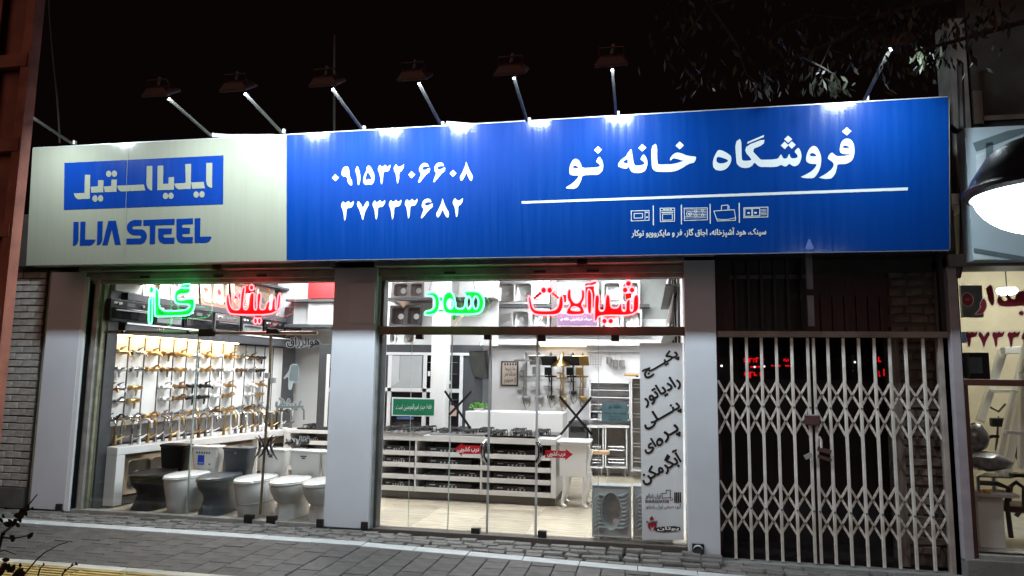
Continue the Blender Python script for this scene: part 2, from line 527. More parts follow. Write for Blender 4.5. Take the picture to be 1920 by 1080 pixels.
# guide rails and reveals at the sides of each opening
def vert(xa, xb, y0, y1, m, nm='guide_rail', zt=2.62, ym=750):
    X0, X1 = at(xa, ym, y0).x, at(xb, ym, y0).x
    MB().box(X0, X1, y0, y1, .004, zt).build(nm, m, shop, bevel=.003)
m_rev = mat('stone_reveal', (0.34, 0.36, 0.33), .6, var=.2, scale=5, bump=.2)
m_lit_return = mat('lit_return', (0.78, 0.80, 0.82), .4, var=.03)
vert(138.2, 146, .003, .06, m_lit_return, 'guide_rail')  # side return of the pillar, shop light on it put into the white
vert(146, 151, .03, .2, m_blackp)
vert(151, 161, .09, .3, m_rev, 'reveal')
vert(161, 169, .05, .2, m_alu)
vert(169, 179, .09, .2, m_olive)
vert(179, 191, .16, .32, m_dark)
vert(695, 700, .03, .2, m_blackp); vert(700, 706, .05, .2, m_alu); vert(706, 713, .08, .2, m_dark)
MB().box(-6.33, -3.27, .03, .12, -.02, .028).build('threshold', m_alu, shop, bevel=.004)
MB().box(-2.775, .35, .05, .2, -.09, .012).build('threshold', mat('bronze_rail', (.11, .095, .085), .5, .3), shop, bevel=.004)
# shutter boxes (housings over each opening, stepped, with an open joint)
for (x0, x1, jx) in ((-6.345, -3.263, -4.6), (-2.781, .353, -.62)):
    sh = MB().box(x0, x1, .02, .30, 2.585, 2.665).build('shutter_box', m_shut, shop, bevel=.008)
    MB().box(x0, x1, -.10, .30, 2.672, 2.74).build('shutter_box', m_shut, shop, bevel=.006)
    MB().box(x0, x1, .06, .12, 2.545, 2.582).build('shutter_rail', m_shut, shop, bevel=.004)
    MB().box(jx-.05, jx+.05, -.103, .0, 2.672, 2.735).build('joint_cover', mat('dark_joint', (.03, .03, .03), .7), sh)
    for q in (.25, .55, .72):
        xx = x0+(x1-x0)*q
        MB().box(xx-.06, xx+.06, .014, .05, 2.60, 2.625).build('vent_slot', mat('dark_joint', (.03, .03, .03), .7), sh)
MB().box(-7.3, 2.7, .30, .6, 2.60, 3.35).build('lintel', mat('dark_soffit', (.05, .045, .04), .8), shop)
MB().box(-7.3, 2.7, -.08, .30, 2.745, 3.35).build('lintel', mat('dark_soffit', (.05, .045, .04), .8), shop)
# small electrical box on the middle pillar
eb = rect(655, 530, 703, 606, -.03)
MB().box(eb[0], eb[1], -.035, .0, eb[2], eb[3]).build('meter_box', m_panel, shop, bevel=.006)
# interior shell
XL, XR, YB, ZC = -6.62, .36, 5.0, 3.45
MB().box(XL-.12, XL, .35, YB+.1, -.05, ZC).build('wall', m_wall, shop)
MB().box(XR, XR+.12, .35, YB+.1, -.05, ZC).build('wall', m_wall, shop)
MB().box(XL, XR, YB, YB+.12, -.05, ZC).build('wall', m_wall, shop)
MB().box(XL-.12, XR+.12, .3, YB+.12, ZC, ZC+.12).build('ceiling', m_wall, shop)
m_tile = mat('beige_marble', (0.62, 0.54, 0.42), .12, var=.22, scale=3.0, stretch=(1.1, 6, 1))
floor = MB().box(XL, XR, .2, YB, -.08, -.012).build('floor', mat('grout', (.50, .44, .34), .8), kind='structure')
tdat = box_data('floor_tile', -.2993, .2993, -.2993, .2993, -.02, 0, m_tile, .0006)
x = XL+.3
while x-.3 < XR:
    y = .5
    while y-.3 < YB:
        piece(tdat, 'floor_tile', floor, (x, y, .002), (0, 0, 0), (min(1, 1), 1, 1)); y += .6
    x += .6
# interior pillar
cl, cr, _, _ = rect(808, 640, 836, 700, 2.45)
MB().box(cl, cr, 2.45, 2.67, 0, ZC).build('column', m_white, shop, bevel=.012)
# panel glass fronts
G = glassmat('shop_glass', (.97, .985, .98), .55)
m_edge = mat('glass_edge', (0.42, 0.50, 0.47), .2, var=.05)
m_edge2 = mat('door_stile', (0.50, 0.51, 0.52), .3, .4, var=.05)
m_bronze = mat('bronze_stile', (0.20, 0.15, 0.09), .35, .7, var=.2, scale=15)
m_chrome = mat('chrome', (0.62, 0.63, 0.65), .14, 1.0, var=.04)
def pane(xa, xb, z0, z1, Y, nm='glass_pane', edges=(0, 0), em=None, ym=720):
    X0, X1 = at(xa, ym, Y).x, at(xb, ym, Y).x
    p = MB().box(X0, X1, Y, Y+.01, z0, z1).build(nm, G, shop)
    for e, X in zip(edges, (X0, X1)):
        if e: MB().box(X-e/2, X+e/2, Y-.004, Y+.014, z0, z1-.001).build('edge', em or m_edge, p)
    return p
def clamp(parent, xa, ya, xb, yb, Y, m=None, nm='clamp'):
    a, b, c, d = rect(xa, ya, xb, yb, Y)
    MB().box(a, b, Y-.022, Y+.03, c, d).build(nm, m or m_blackp, parent, bevel=.003)
ZT = 2.0
pane(190, 607+30, 2.03, 2.56, .14)
pA = pane(186, 366, .02, 2.0, .07, edges=(0, .012))
dB = pane(366, 507, .03, 2.0, .055, 'glass_door', (0, 0))
dC = pane(507, 640, .03, 2.0, .055, 'glass_door', (0, 0))
MB().tube([at(508, 628, .04), at(506, 700, .04), at(497, 830, .04), at(488, 965, .04)], .014, 8).build('stile', m_bronze, dB, smooth=True)
MB().tube([at(198, 622, .10), at(375, 624.5, .10), at(595, 624, .10)], .020, 8).build('hanging_rail', mat('steel_rail', (.35, .31, .26), .3, .7), pA, smooth=True)
for xk in (233, 355): MB().lathe([(.0, -.03), (.018, -.03), (.018, .02), (0, .02)], at(xk, 623, .07), 10, 1).build('bolt', m_blackp, pA)
clamp(dB, 374, 617, 401, 631, .05); clamp(dC, 501, 617, 522, 626, .05)
clamp(dB, 459, 965, 475, 981, .05); clamp(dC, 501, 967, 518, 983, .05)
mt = rect(487, 705, 515, 715, .1)
MB().obox(at(502, 704, .03), (.05, .05, .06)).build('latch', m_alu, dC, bevel=.006)
MB().obox(at(512, 713, .03), (.045, .05, .06)).build('latch', m_alu, dC, bevel=.006)
# curly pull handles on the left door pair
def swirl(d, s, x0):
    pts = [at(x0+s*20, 818, -.02), at(x0+s*12, 826, -.02), at(x0+s*10, 838, -.02), at(x0+s*14, 850, -.02), at(x0+s*22, 862, -.02)]
    MB().tube(pts, [.006, .012, .015, .012, .006], 8).build('handle', m_chrome, d, smooth=True)
    pts = [at(x0+s*13, 816, -.02), at(x0+s*5, 829, -.01), at(x0+s*2, 840, -.01), at(x0+s*6, 851, -.01), at(x0+s*13, 858, -.02)]
    MB().tube(pts, [.005, .010, .013, .010, .005], 8).build('handle', m_blackp, d, smooth=True)
swirl(dB, -1, 498); swirl(dC, 1, 498)
# right front: beam, fixed panes, two sliding doors
bz = rect(720, 612, 1280, 628, .05)
MB().box(-2.775, .352, .05, .13, bz[2], bz[3]).build('transom', mat('bronze_beam', (.15, .125, .105), .45, .3), shop, bevel=.004)
pane(714, 1283, bz[3], 2.56, .10)
q1 = pane(712, 846, .014, bz[2], .14, edges=(0, .006))
q2 = pane(844, 918, .014, bz[2], .155, 'glass_door', (0, .02), m_edge2)
q3 = pane(916, 1007, .014, bz[2], .12, 'glass_door', (0, .022), m_edge2)
q4 = pane(1005, 1122, .014, bz[2], .14, edges=(0, .004))
q5 = pane(1120, 1284, .014, bz[2], .15)
MB().tube([at(773, 628, .14), at(765, 990, .14)], .003, 4).build('edge', m_edge, q1)  # no pane edge here: a faint reflection drawn as a thin pale line
for p_, (xa, ya, xb, yb) in ((q1, (780, 627, 793, 636)), (q2, (908, 628, 921, 637)), (q3, (1009, 628, 1023, 640)), (q4, (1146, 628, 1161, 640))): clamp(p_, xa, ya, xb, yb, .10)
clamp(q2, 884, 990, 900, 1008, .10); clamp(q3, 1009, 995, 1025, 1016, .10)
def bow(d, x0, s):
    pts = [at(x0+s*3, 825, .11), at(x0+s*9, 832, .04), at(x0+s*11, 848, .02), at(x0+s*8, 862, .04), at(x0+s*2, 871, .11)]
    MB().tube(pts, [.008, .013, .014, .013, .008], 8).build('handle', m_chrome, d, smooth=True)
    pts = [at(x0+s*2, 829, .11), at(x0+s*6, 840, .07), at(x0+s*6, 856, .07), at(x0+s*1, 866, .11)]
    MB().tube(pts, .010, 6).build('handle', m_blackp, d, smooth=True)
bow(q2, 914, -1); bow(q3, 1004, 1)
# black tape crosses so nobody walks into the panes
for p_, P in ((q2, [((834, 733), (882, 803)), ((884, 734), (842, 778))]), (q4, [((1049, 743), (1110, 815)), ((1109, 745), (1051, 815))])):
    tp = MB()
    for k, (a, b) in enumerate(P):
        A, B = at(*a, .115-.003*k), at(*b, .115-.003*k)
        tp.bar(A, B, .024, .002)
    tp.build('tape_cross', m_blackp, p_)
# pipe foot on the right pillar
pf = MB().obox(at(1309, 1033, -.01), (.105, .02, .125)); pf.build('pillar_foot', m_blackp, shop)
MB().tube([at(1309, 1030, .0), at(1309, 1034, -.09)], .045, 16, cap=False).build('pipe_end', mat('grey_pvc', (.45, .45, .45), .5), shop, smooth=True)
MB().tube([at(1309, 1030, .0), at(1309, 1034, -.085)], .036, 16).build('pipe_mouth', mat('dark_joint', (.03, .03, .03), .7), shop, smooth=True)

# ceiling lights of the shop
def ceiling_light(x, y, s=1.0, label='', z=ZC):
    t = thing('ceiling_light', label, 'ceiling light', (x, y, z), 'ceiling lights of the shop')
    MB().box(x-.33, x+.33, y-.33, y+.33, z-.03, z).build('frame', m_white, t)
    MB().box(x-.29, x+.29, y-.29, y+.29, z-.036, z-.031).build('diffuser', emit('ceiling_glow', (.97, .98, 1.0), L_CEIL), t)
for (x, y, d) in ((-5.3, 1.2, 'above the toilets'), (-4.6, 2.9, 'over the front of the oven wall'), (-3.0, 1.0, 'just inside the middle pillar'), (-1.9, 2.0, 'over the hob island'), (-.7, 1.1, 'over the squat pans'), (-5.2, 2.3, 'along the middle of the tap wall'), (-5.3, 3.6, 'at the far end of the tap wall'), (-1.6, 3.9, 'before the shower wall'), (-.4, 3.4, 'over the wire rack cabinets')):
    ceiling_light(x, y, label='square white ceiling panel light %s inside the shop' % d)
# ------------------------------------------------------------------ the long shop sign
zb = at(49, 497, -.45).z
def at_sign(x, y, off=0.0):
    # plane: Y = -0.45 - 0.1*(Z - zb) (the sign leans out at the top)
    n = Vector((0, 1, .1)); n.normalize()
    p0 = Vector((0, -.45, zb)); v = ray(x, y)
    t = (p0-EYEP).dot(n)/v.dot(n)
    return EYEP+v*t-n*off
def sign_mat(name, col, dirtcol, coat=1.0, rough=.35, foot=.5):
    m = bpy.data.materials.new(name); m.use_nodes = True
    nt = m.node_tree; N = nt.nodes; L = nt.links; b = N['Principled BSDF']
    b.inputs['Roughness'].default_value = rough
    b.inputs['Specular IOR Level'].default_value = .06
    b.inputs['Coat Weight'].default_value = coat; b.inputs['Coat Roughness'].default_value = .11
    tc = N.new('ShaderNodeTexCoord')
    mp = N.new('ShaderNodeMapping'); mp.inputs['Scale'].default_value = (9, 1, .35)
    L.new(tc.outputs['Object'], mp.inputs[0])
    nz = N.new('ShaderNodeTexNoise'); nz.inputs['Scale'].default_value = 2.2; nz.inputs['Detail'].default_value = 9; nz.inputs['Roughness'].default_value = .7
    L.new(mp.outputs[0], nz.inputs['Vector'])
    rp = N.new('ShaderNodeValToRGB')
    rp.color_ramp.elements[0].position = .36; rp.color_ramp.elements[0].color = (0, 0, 0, 1)
    rp.color_ramp.elements[1].position = .74; rp.color_ramp.elements[1].color = (1, 1, 1, 1)
    L.new(nz.outputs['Fac'], rp.inputs[0])
    n2 = N.new('ShaderNodeTexNoise'); n2.inputs['Scale'].default_value = 1.1; n2.inputs['Detail'].default_value = 4
    L.new(tc.outputs['Object'], n2.inputs['Vector'])
    ml = N.new('ShaderNodeMath'); ml.operation = 'MULTIPLY'
    L.new(rp.outputs[0], ml.inputs[0]); L.new(n2.outputs['Fac'], ml.inputs[1])
    ml2 = N.new('ShaderNodeMath'); ml2.operation = 'MULTIPLY'; ml2.inputs[1].default_value = foot
    L.new(ml.outputs[0], ml2.inputs[0])
    mx = N.new('ShaderNodeMix'); mx.data_type = 'RGBA'
    mx.inputs[6].default_value = (*col, 1); mx.inputs[7].default_value = (*dirtcol, 1)
    L.new(ml2.outputs[0], mx.inputs[0]); L.new(mx.outputs[2], b.inputs['Base Color'])
    mr = N.new('ShaderNodeMapRange'); mr.inputs['To Min'].default_value = .07; mr.inputs['To Max'].default_value = .22
    L.new(rp.outputs[0], mr.inputs[0]); L.new(mr.outputs[0], b.inputs['Coat Roughness'])
    bp = N.new('ShaderNodeBump'); bp.inputs['Strength'].default_value = .12; bp.inputs['Distance'].default_value = .004
    n3 = N.new('ShaderNodeTexNoise'); n3.inputs['Scale'].default_value = 55
    L.new(tc.outputs['Object'], n3.inputs['Vector']); L.new(n3.outputs['Fac'], bp.inputs['Height']); L.new(bp.outputs[0], b.inputs['Coat Normal'])
    return m
m_blue = sign_mat('sign_blue', (0.0004, 0.027, 0.170), (0.005, .060, .235))
m_ivory = sign_mat('sign_ivory', (0.235, 0.245, 0.195), (0.17, .165, .10), .45)
m_logo = sign_mat('sign_navy', (0.002, 0.028, 0.19), (0.010, .05, .24), .8)
m_letter = sign_mat('sign_letter', (0.50, 0.54, 0.55), (0.42, .46, .45), .5)
m_lip = mat('sign_edge', (.45, .47, .48), .4, .5)
sign = thing('shop_sign', 'long ivory and blue sign board with Persian lettering above the shop fronts', 'shop sign', (-3.9, -.45, zb))
nrm = Vector((0, 1, .1)).normalized()
def board(corners, name, m):
    P = [at_sign(*c) for c in corners]; n = 24
    b = MB(); Bk = [p+Vector((0, .16, 0)) for p in P]
    b.add(P+Bk, [(0, 1, 2, 3), (7, 6, 5, 4), (0, 4, 5, 1), (1, 5, 6, 2), (2, 6, 7, 3), (3, 7, 4, 0)])
    return b.build(name, m, sign)
board([(49, 497), (537.2, 488.5), (537.2, 253), (61, 278)], 'ivory_panel', m_ivory)
board([(538, 488.4), (1780, 468.5), (1777.5, 182), (538, 253)], 'blue_panel', m_blue)
lip = MB()
lip.tube([at_sign(62, 277.5, -.01), at_sign(537, 252.4, -.01), at_sign(1778, 181.6, -.01)], .010, 6)
lip.tube([at_sign(49, 497.3, -.008), at_sign(537, 488.7, -.008), at_sign(1780, 468.7, -.008)], .008, 6)
lip.tube([at_sign(1779.6, 182, -.02), at_sign(1781, 468, -.02)], .012, 6)
lip.build('edge_trim', m_lip, sign, smooth=True)
# loose pale sheets sticking up behind the top edge
for P in ([(397, 256), (397, 249), (430, 251), (512, 250.5), (512, 254)], [(830, 236), (836, 226), (880, 229.5), (930, 231.5), (930, 234)]):
    fb = MB().poly([P], lambda x, y: at_sign(x, y, -.03)+Vector((0, 0, .002)), Vector((0, .05, 0)))
    fb.build('loose_sheet', mat('pale_sheet', (.62, .62, .58), .6), sign)
Lm = MB(); f1 = lambda x, y: at_sign(x, y, .003)
def letter(off, s, outer, holes=(), soft=1, dx=0, dy=0, mb=None, f=None):
    tr = lambda pts: px(off, s, [(x+dx, y+dy) for x, y in pts])
    (mb or Lm).poly([chaikin(tr(outer), soft)]+[chaikin(tr(h), soft) for h in holes], f or f1)
R1, R2, R3, R4 = (1480, 220), (1320, 240), (1160, 240), (1040, 250)
letter(R1, 9, [(965,168),(1048,235),(968,308),(885,242)], soft=0)
letter(R1, 9, [(497,1018),(560,985),(650,930),(720,870),(750,810),(740,770),(700,735),(635,690),(710,585),(770,635),(800,655),(900,655),(990,640),(1035,620),(980,625),(900,620),(855,595),(848,540),(855,480),(880,410),(930,365),(985,358),(1040,375),(1080,430),(1100,520),(1098,620),(1075,700),(1030,755),(960,785),(900,790),(808,795),(800,860),(780,940),(740,1000),(705,1035),(600,1040),(530,1030)],
       [[(900,500),(915,480),(950,475),(990,490),(1015,520),(960,520),(915,520)]])
letter(R1, 9, [(183,1008),(260,975),(350,925),(420,870),(470,790),(400,790),(330,780),(285,745),(280,690),(295,620),(330,540),(380,490),(415,483),(460,500),(500,560),(530,640),(538,720),(530,810),(505,890),(460,975),(405,1030),(300,1030),(230,1022)],
       [[(342,635),(360,608),(395,603),(430,620),(465,655),(400,660),(355,655)]])
letter(R2, 9, [(148,620),(150,570),(165,500),(200,430),(235,378),(265,370),(330,390),(400,430),(450,470),(462,510),(455,570),(430,630),(390,680),(330,712),(270,720),(200,710),(160,670)],
       [[(210,560),(212,510),(235,485),(300,500),(380,530),(410,555),(380,580),(320,600),(260,598),(225,585)]])
letter(R2, 9, [(735,235),(1015,118),(1005,155),(730,268)], soft=0)
def r1to2(pts): return [(x+1440, y-180) for x, y in pts]
letter(R2, 9, [(525,238),(630,170),(635,500),(645,545),(680,555),(790,548),(803,530),(690,400),(715,300),(1022,180),(1008,280),(798,368),(940,520),(970,538),(1210,530),(1260,505),(1290,450),(1305,448),(1325,500),(1360,520),(1400,510),(1432,440)]
       + r1to2([(0,620),(20,680),(60,695),(120,685),(143,670),(130,630),(80,580),(150,508),(185,560),(205,640),(200,700),(170,780),(120,820),(70,828),(20,800)])
       + [(1440,600),(1400,640),(1370,650),(1330,640),(1300,620),(1260,645),(1200,658),(960,662),(910,640),(850,580),(820,630),(770,665),(690,678),(620,665),(560,620),(543,560)])
letter(R1, 9, [(40,403),(108,465),(40,532),(-22,468)], soft=0)
letter(R2, 9, [(1360,230),(1424,292),(1362,358),(1293,297)], soft=0)
letter(R2, 9, [(1418,128),(1488,190),(1420,253),(1352,190)], soft=0)
Lm.build('word', m_letter, sign); Lm = MB()
letter(R3, 9, [(1030,230),(1103,295),(1030,362),(958,297)], soft=0)
letter(R3, 9, [(547,318),(648,250),(652,590),(680,618),(900,610),(1000,590),(1105,552),(1050,545),(960,515),(915,512),(880,550),(862,545),(880,490),(930,435),(980,412),(1050,425),(1150,465),(1240,480),(1315,485),(1280,585),(1220,595),(1150,625),(1060,685),(960,730),(880,742),(660,742),(600,725),(565,680),(555,600)])
letter(R3, 9, [(398,272),(468,332),(398,400),(330,340)], soft=0)
letter(R3, 9, [(210,350),(220,370),(240,520),(262,610),(280,635),(380,632),(430,610),(440,600),(410,560),(360,530),(415,440),(450,470),(480,530),(488,600),(475,670),(440,730),(380,758),(290,762),(220,745),(190,700),(172,650),(130,692),(60,680),(0,655),(-12,630),(0,590),(50,530),(140,465),(138,440)],
       [[(62,580),(150,515),(158,605)]])
Lm.build('word', m_letter, sign); Lm = MB()
letter(R4, 9, [(730,218),(797,278),(732,345),(663,285)], soft=0)
letter(R4, 9, [(178,920),(260,870),(340,810),(390,750),(412,712),(300,712),(255,690),(245,640),(255,560),(285,480),(330,435),(370,430),(415,460),(445,520),(468,585),(600,580),(700,575),(750,565),(768,545),(740,510),(693,480),(750,385),(790,430),(820,510),(820,590),(795,650),(750,690),(690,702),(470,708),(455,780),(425,850),(360,935),(230,938)],
       [[(300,580),(320,550),(350,545),(385,565),(405,590),(350,592)]])
Lm.build('word', m_letter, sign)
Lm = MB()
D1 = (600, 290)
Z0 = [(260,328),(322,388),(260,450),(203,390)]
N3 = [(1010,168),(1040,205),(1075,195),(1105,165),(1130,205),(1160,195),(1190,163),(1192,210),(1160,280),(1100,290),(1070,300),(1065,430),(1045,505),(1030,490),(1010,330),(972,245)]
N2 = [(1280,155),(1310,195),(1350,205),(1390,185),(1420,155),(1415,220),(1380,280),(1340,295),(1335,430),(1315,490),(1300,480),(1285,330),(1240,240)]
N6 = [(395,470),(410,420),(450,320),(420,290),(412,250),(430,190),(470,150),(520,140),(560,155),(578,190),(575,205),(540,200),(490,205),(465,235),(470,255),(520,260),(560,235),(603,220),(595,290),(550,320),(480,400),(420,478)]
N8 = [(1210,110),(1225,160),(1260,260),(1325,365),(1302,452),(1260,420),(1210,300),(1170,400),(1125,455),(1095,378),(1150,290),(1190,190)]
letter(D1, 9, Z0, soft=0)
letter(D1, 9, [(365,330),(372,270),(400,215),(440,193),(475,205),(495,250),(500,330),(515,400),(545,440),(545,520),(510,520),(470,470),(455,375),(400,368),(370,350)], [[(412,282),(430,268),(448,285),(430,295)]])
letter(D1, 9, [(632,185),(655,230),(678,320),(685,400),(675,480),(655,518),(640,510),(635,450),(622,340),(592,262)])
letter(D1, 9, [(820,178),(870,220),(910,310),(925,390),(910,470),(870,512),(820,500),(780,515),(740,490),(728,430),(745,350),(785,270),(790,210)], [[(810,290),(850,350),(872,400),(850,435),(825,405),(790,438),(770,410),(785,340)]])
letter(D1, 9, N3); letter(D1, 9, N2)
letter(D1, 9, Z0, soft=0, dx=1288, dy=-50)
letter(D1, 9, N6, dx=1260); letter(D1, 9, N6, dx=1515, dy=-10)
letter(D1, 9, Z0, soft=0, dx=1984, dy=-73)
letter(D1, 9, N8, dx=1260)
Lm.build('phone_number', m_letter, sign)
Lm = MB()
for dx, dy in ((-620, 612), (-90, 597), (185, 592), (455, 577)): letter(D1, 9, N3, dx=dx, dy=dy)
letter(D1, 9, [(645,772),(700,840),(725,900),(760,830),(808,772),(832,845),(790,910),(755,990),(738,1080),(725,1108),(710,1080),(700,1030),(670,940),(620,850)])
letter(D1, 9, N6, dx=1305, dy=600); letter(D1, 9, N8, dx=860, dy=620); letter(D1, 9, N2, dx=995, dy=570)
Lm.build('phone_number', m_letter, sign)
Lm = MB()
Lm.poly([[(978, 377.5), (1702, 351.5), (1702, 357), (978, 382)]], f1); Lm.build('rule_line', m_letter, sign); Lm = MB()
def stroke(pts, w, f=f1, mb=None, closed=False):
    pts = list(pts)+([pts[0]] if closed else [])
    for a, b in zip(pts[:-1], pts[1:]):
        d = Vector((b[0]-a[0], b[1]-a[1])); l = d.length or 1; d /= l; n = Vector((-d.y, d.x))*w/2; d = d*w/2
        (mb or Lm).poly([[(a[0]-d.x+n.x, a[1]-d.y+n.y), (b[0]+d.x+n.x, b[1]+d.y+n.y), (b[0]+d.x-n.x, b[1]+d.y-n.y), (a[0]-d.x-n.x, a[1]-d.y-n.y)]], f)
C1, C2 = (1170, 370), (1300, 370)
ic = lambda o, P, w=1.3, cl=True: stroke(px(o, 9, P), w, closed=cl, f=lambda x, y: at_sign(x, y, .003+.0001*(len(Lm.v) % 7)))
for o, P in ((C1, [(495,150),(495,462)]), (C1, [(968,133),(970,448)]), (C2, [(282,120),(285,438)]), (C2, [(773,102),(776,422)])): ic(o, P, 1.9, False)
ic(C1, [(122,230),(422,222),(422,388),(122,400)]); ic(C1, [(172,275),(312,272),(312,348),(172,352)]); ic(C1, [(355,230),(355,388)], 1.0, False); ic(C1, [(375,255),(400,254)], 2.2, False); ic(C1, [(380,335),(395,335)], 2.2, False)
ic(C1, [(610,185),(852,182),(852,405),(615,412)]); ic(C1, [(612,228),(850,224)], 1.0, False); ic(C1, [(640,256),(822,252)], 1.9, False); ic(C1, [(650,285),(815,280),(815,382),(650,388)]); ic(C1, [(665,208),(685,208)], 2.0, False); ic(C1, [(780,204),(800,204)], 2.0, False); ic(C1, [(710,208),(750,206)], 1.6, False)
ic(C1, [(1015,185),(1405,178),(1405,380),(1020,392)])
for k in range(6): ic(C1, [(1040+(60 if k in (1,2,3) else 0), 215+k*27), (1385, 208+k*27)], .8, False)
for (a, b, r) in ((1095, 277, 42), (1210, 235, 20), (1210, 305, 20), (1325, 225, 20), (1325, 300, 20)): ic(C1, [(a+r*cos(t*pi/5), b+r*sin(t*pi/5)) for t in range(10)], 1.0)
ic(C1, [(1090,277),(1102,277)], 3, False)
ic(C2, [(345,232),(690,210),(712,345),(712,388),(405,400)]); ic(C2, [(390,362),(480,378),(600,370),(712,345)], 1.1, False); ic(C2, [(472,222),(475,140),(580,130),(600,150),(602,212)], 1.2, False); ic(C2, [(580,132),(582,212)], 1.0, False)
ic(C2, [(850,178),(1258,165),(1255,330),(852,345)]); ic(C2, [(868,195),(985,192),(985,318),(868,322)]); ic(C2, [(1000,190),(1118,186),(1118,314),(1000,318)]); ic(C2, [(925,264),(938,264)], 3, False); ic(C2, [(1040,262),(1055,262)], 3, False)
for k in range(5): ic(C2, [(1130, 205+k*23), (1230, 202+k*23)], .9, False)
Lm.build('icon', m_letter, sign)
tx = MB(); sl = -(436.5-434.0)/252*0+0.012
text_fat(tx, shape('سینک، هود آشپزخانه، اجاق گاز، فر و مایکروویو توکار'), 1184, 427.5, 1436.5, 446, lambda q: (lambda x, y: at_sign(x, y, .0045-q)), .38, 6, slope=-.012)
tx.build('lettering', m_letter, sign)
# logo box and Latin name on the ivory panel
lg = MB().poly([[(121.3, 305.5), (419.2, 291.3), (418.6, 383), (120, 393.6)]], lambda x, y: at_sign(x, y, .003))
lg.build('logo_box', m_logo, sign)
Lm = MB(); f2 = lambda x, y: at_sign(x, y, .006)
E1, E2 = (120, 290), (260, 290)
for o, P in ((E1, [(360,342),(452,342),(442,745),(250,755),(215,740),(190,705),(172,655),(352,648)]), (E1, [(583,432),(675,432),(670,635),(470,645),(455,545),(580,535)]), (E1, [(808,422),(902,422),(893,627),(695,635),(680,540),(805,530)]),
             (E1, [(905,525),(1355,505),(1378,605),(975,622),(940,608),(915,575)]), (E2, [(143,195),(238,190),(235,605),(200,600),(165,570),(145,530),(138,480)]), (E2, [(325,190),(424,185),(418,495),(510,490),(512,385),(606,378),(602,592),(322,602)]),
             (E2, [(792,162),(892,157),(885,578),(680,587),(640,565),(617,530),(607,490),(800,478)]), (E2, [(892,470),(1103,462),(1125,568),(910,577)]), (E2, [(1148,143),(1250,140),(1245,562),(1215,558),(1180,540),(1156,505),(1146,460)])):
    letter(o, 9, P, soft=0, f=f2)
for o, cx, cy in ((E1, 762, 325), (E1, 857, 322), (E1, 530, 742), (E1, 625, 740), (E2, 460, 698), (E2, 552, 695), (E2, 977, 675), (E2, 1075, 672)): letter(o, 9, ell(cx, cy, 46, 54), soft=0, f=f2)
Lm.build('logo_lettering', m_ivory, sign)
Lm = MB()
A1, A2 = (120, 380), (260, 380)
for o, P in ((A1, [(165,325),(250,323),(245,640),(225,690),(195,715),(155,728)]), (A1, [(280,323),(363,320),(358,622),(535,622),(525,650),(500,690),(450,720),(270,725)]), (A1, [(570,315),(655,313),(648,640),(625,690),(600,708),(558,718)]),
             (A1, [(752,308),(878,303),(960,708),(865,710),(808,450),(738,715),(650,718)]),
             (A1, [(1315,290),(1180,292),(1110,320),(1075,365),(1064,420),(1075,475),(1110,520),(1170,548),(1290,550),(1312,575),(1290,602),(1060,605),(1055,702),(1300,700),(1360,670),(1395,610),(1403,560),(1390,510),(1360,468),(1310,450),(1170,448),(1150,420),(1175,395),(1310,388)]),
             (A2, [(82,292),(612,272),(610,372),(285,382),(278,697),(190,698),(192,388),(82,388)]), (A2, [(332,437),(565,432),(558,528),(440,533),(422,548),(420,570),(440,590),(610,588),(605,690),(420,692),(365,665),(340,625),(332,580)]),
             (A2, [(640,275),(920,263),(918,360),(735,370),(738,422),(870,425),(868,520),(738,528),(742,570),(770,580),(918,578),(915,682),(720,684),(675,660),(648,620),(640,580)]), (A2, [(948,263),(1043,260),(1040,575),(1232,570),(1222,610),(1195,650),(1150,672),(948,678)])):
    letter(o, 9, P, soft=0)
Lm.build('latin_lettering', m_logo, sign)
sm = MB().poly([[(240.3, 276), (240.9, 276), (233.9, 487), (233.3, 487)]], lambda x, y: at_sign(x, y, .0075)); sm.build('panel_seam', mat('seam_line', (.22, .24, .22), .6), sign)
# pale bird-dropping stain at the lower edge
Lm = MB().poly([chaikin([(1517, 446), (1522, 456), (1527, 467), (1509, 468), (1513, 456)])], f1)
Lm.build('stain', mat('pale_stain', (.07, .12, .34), .8), sign)

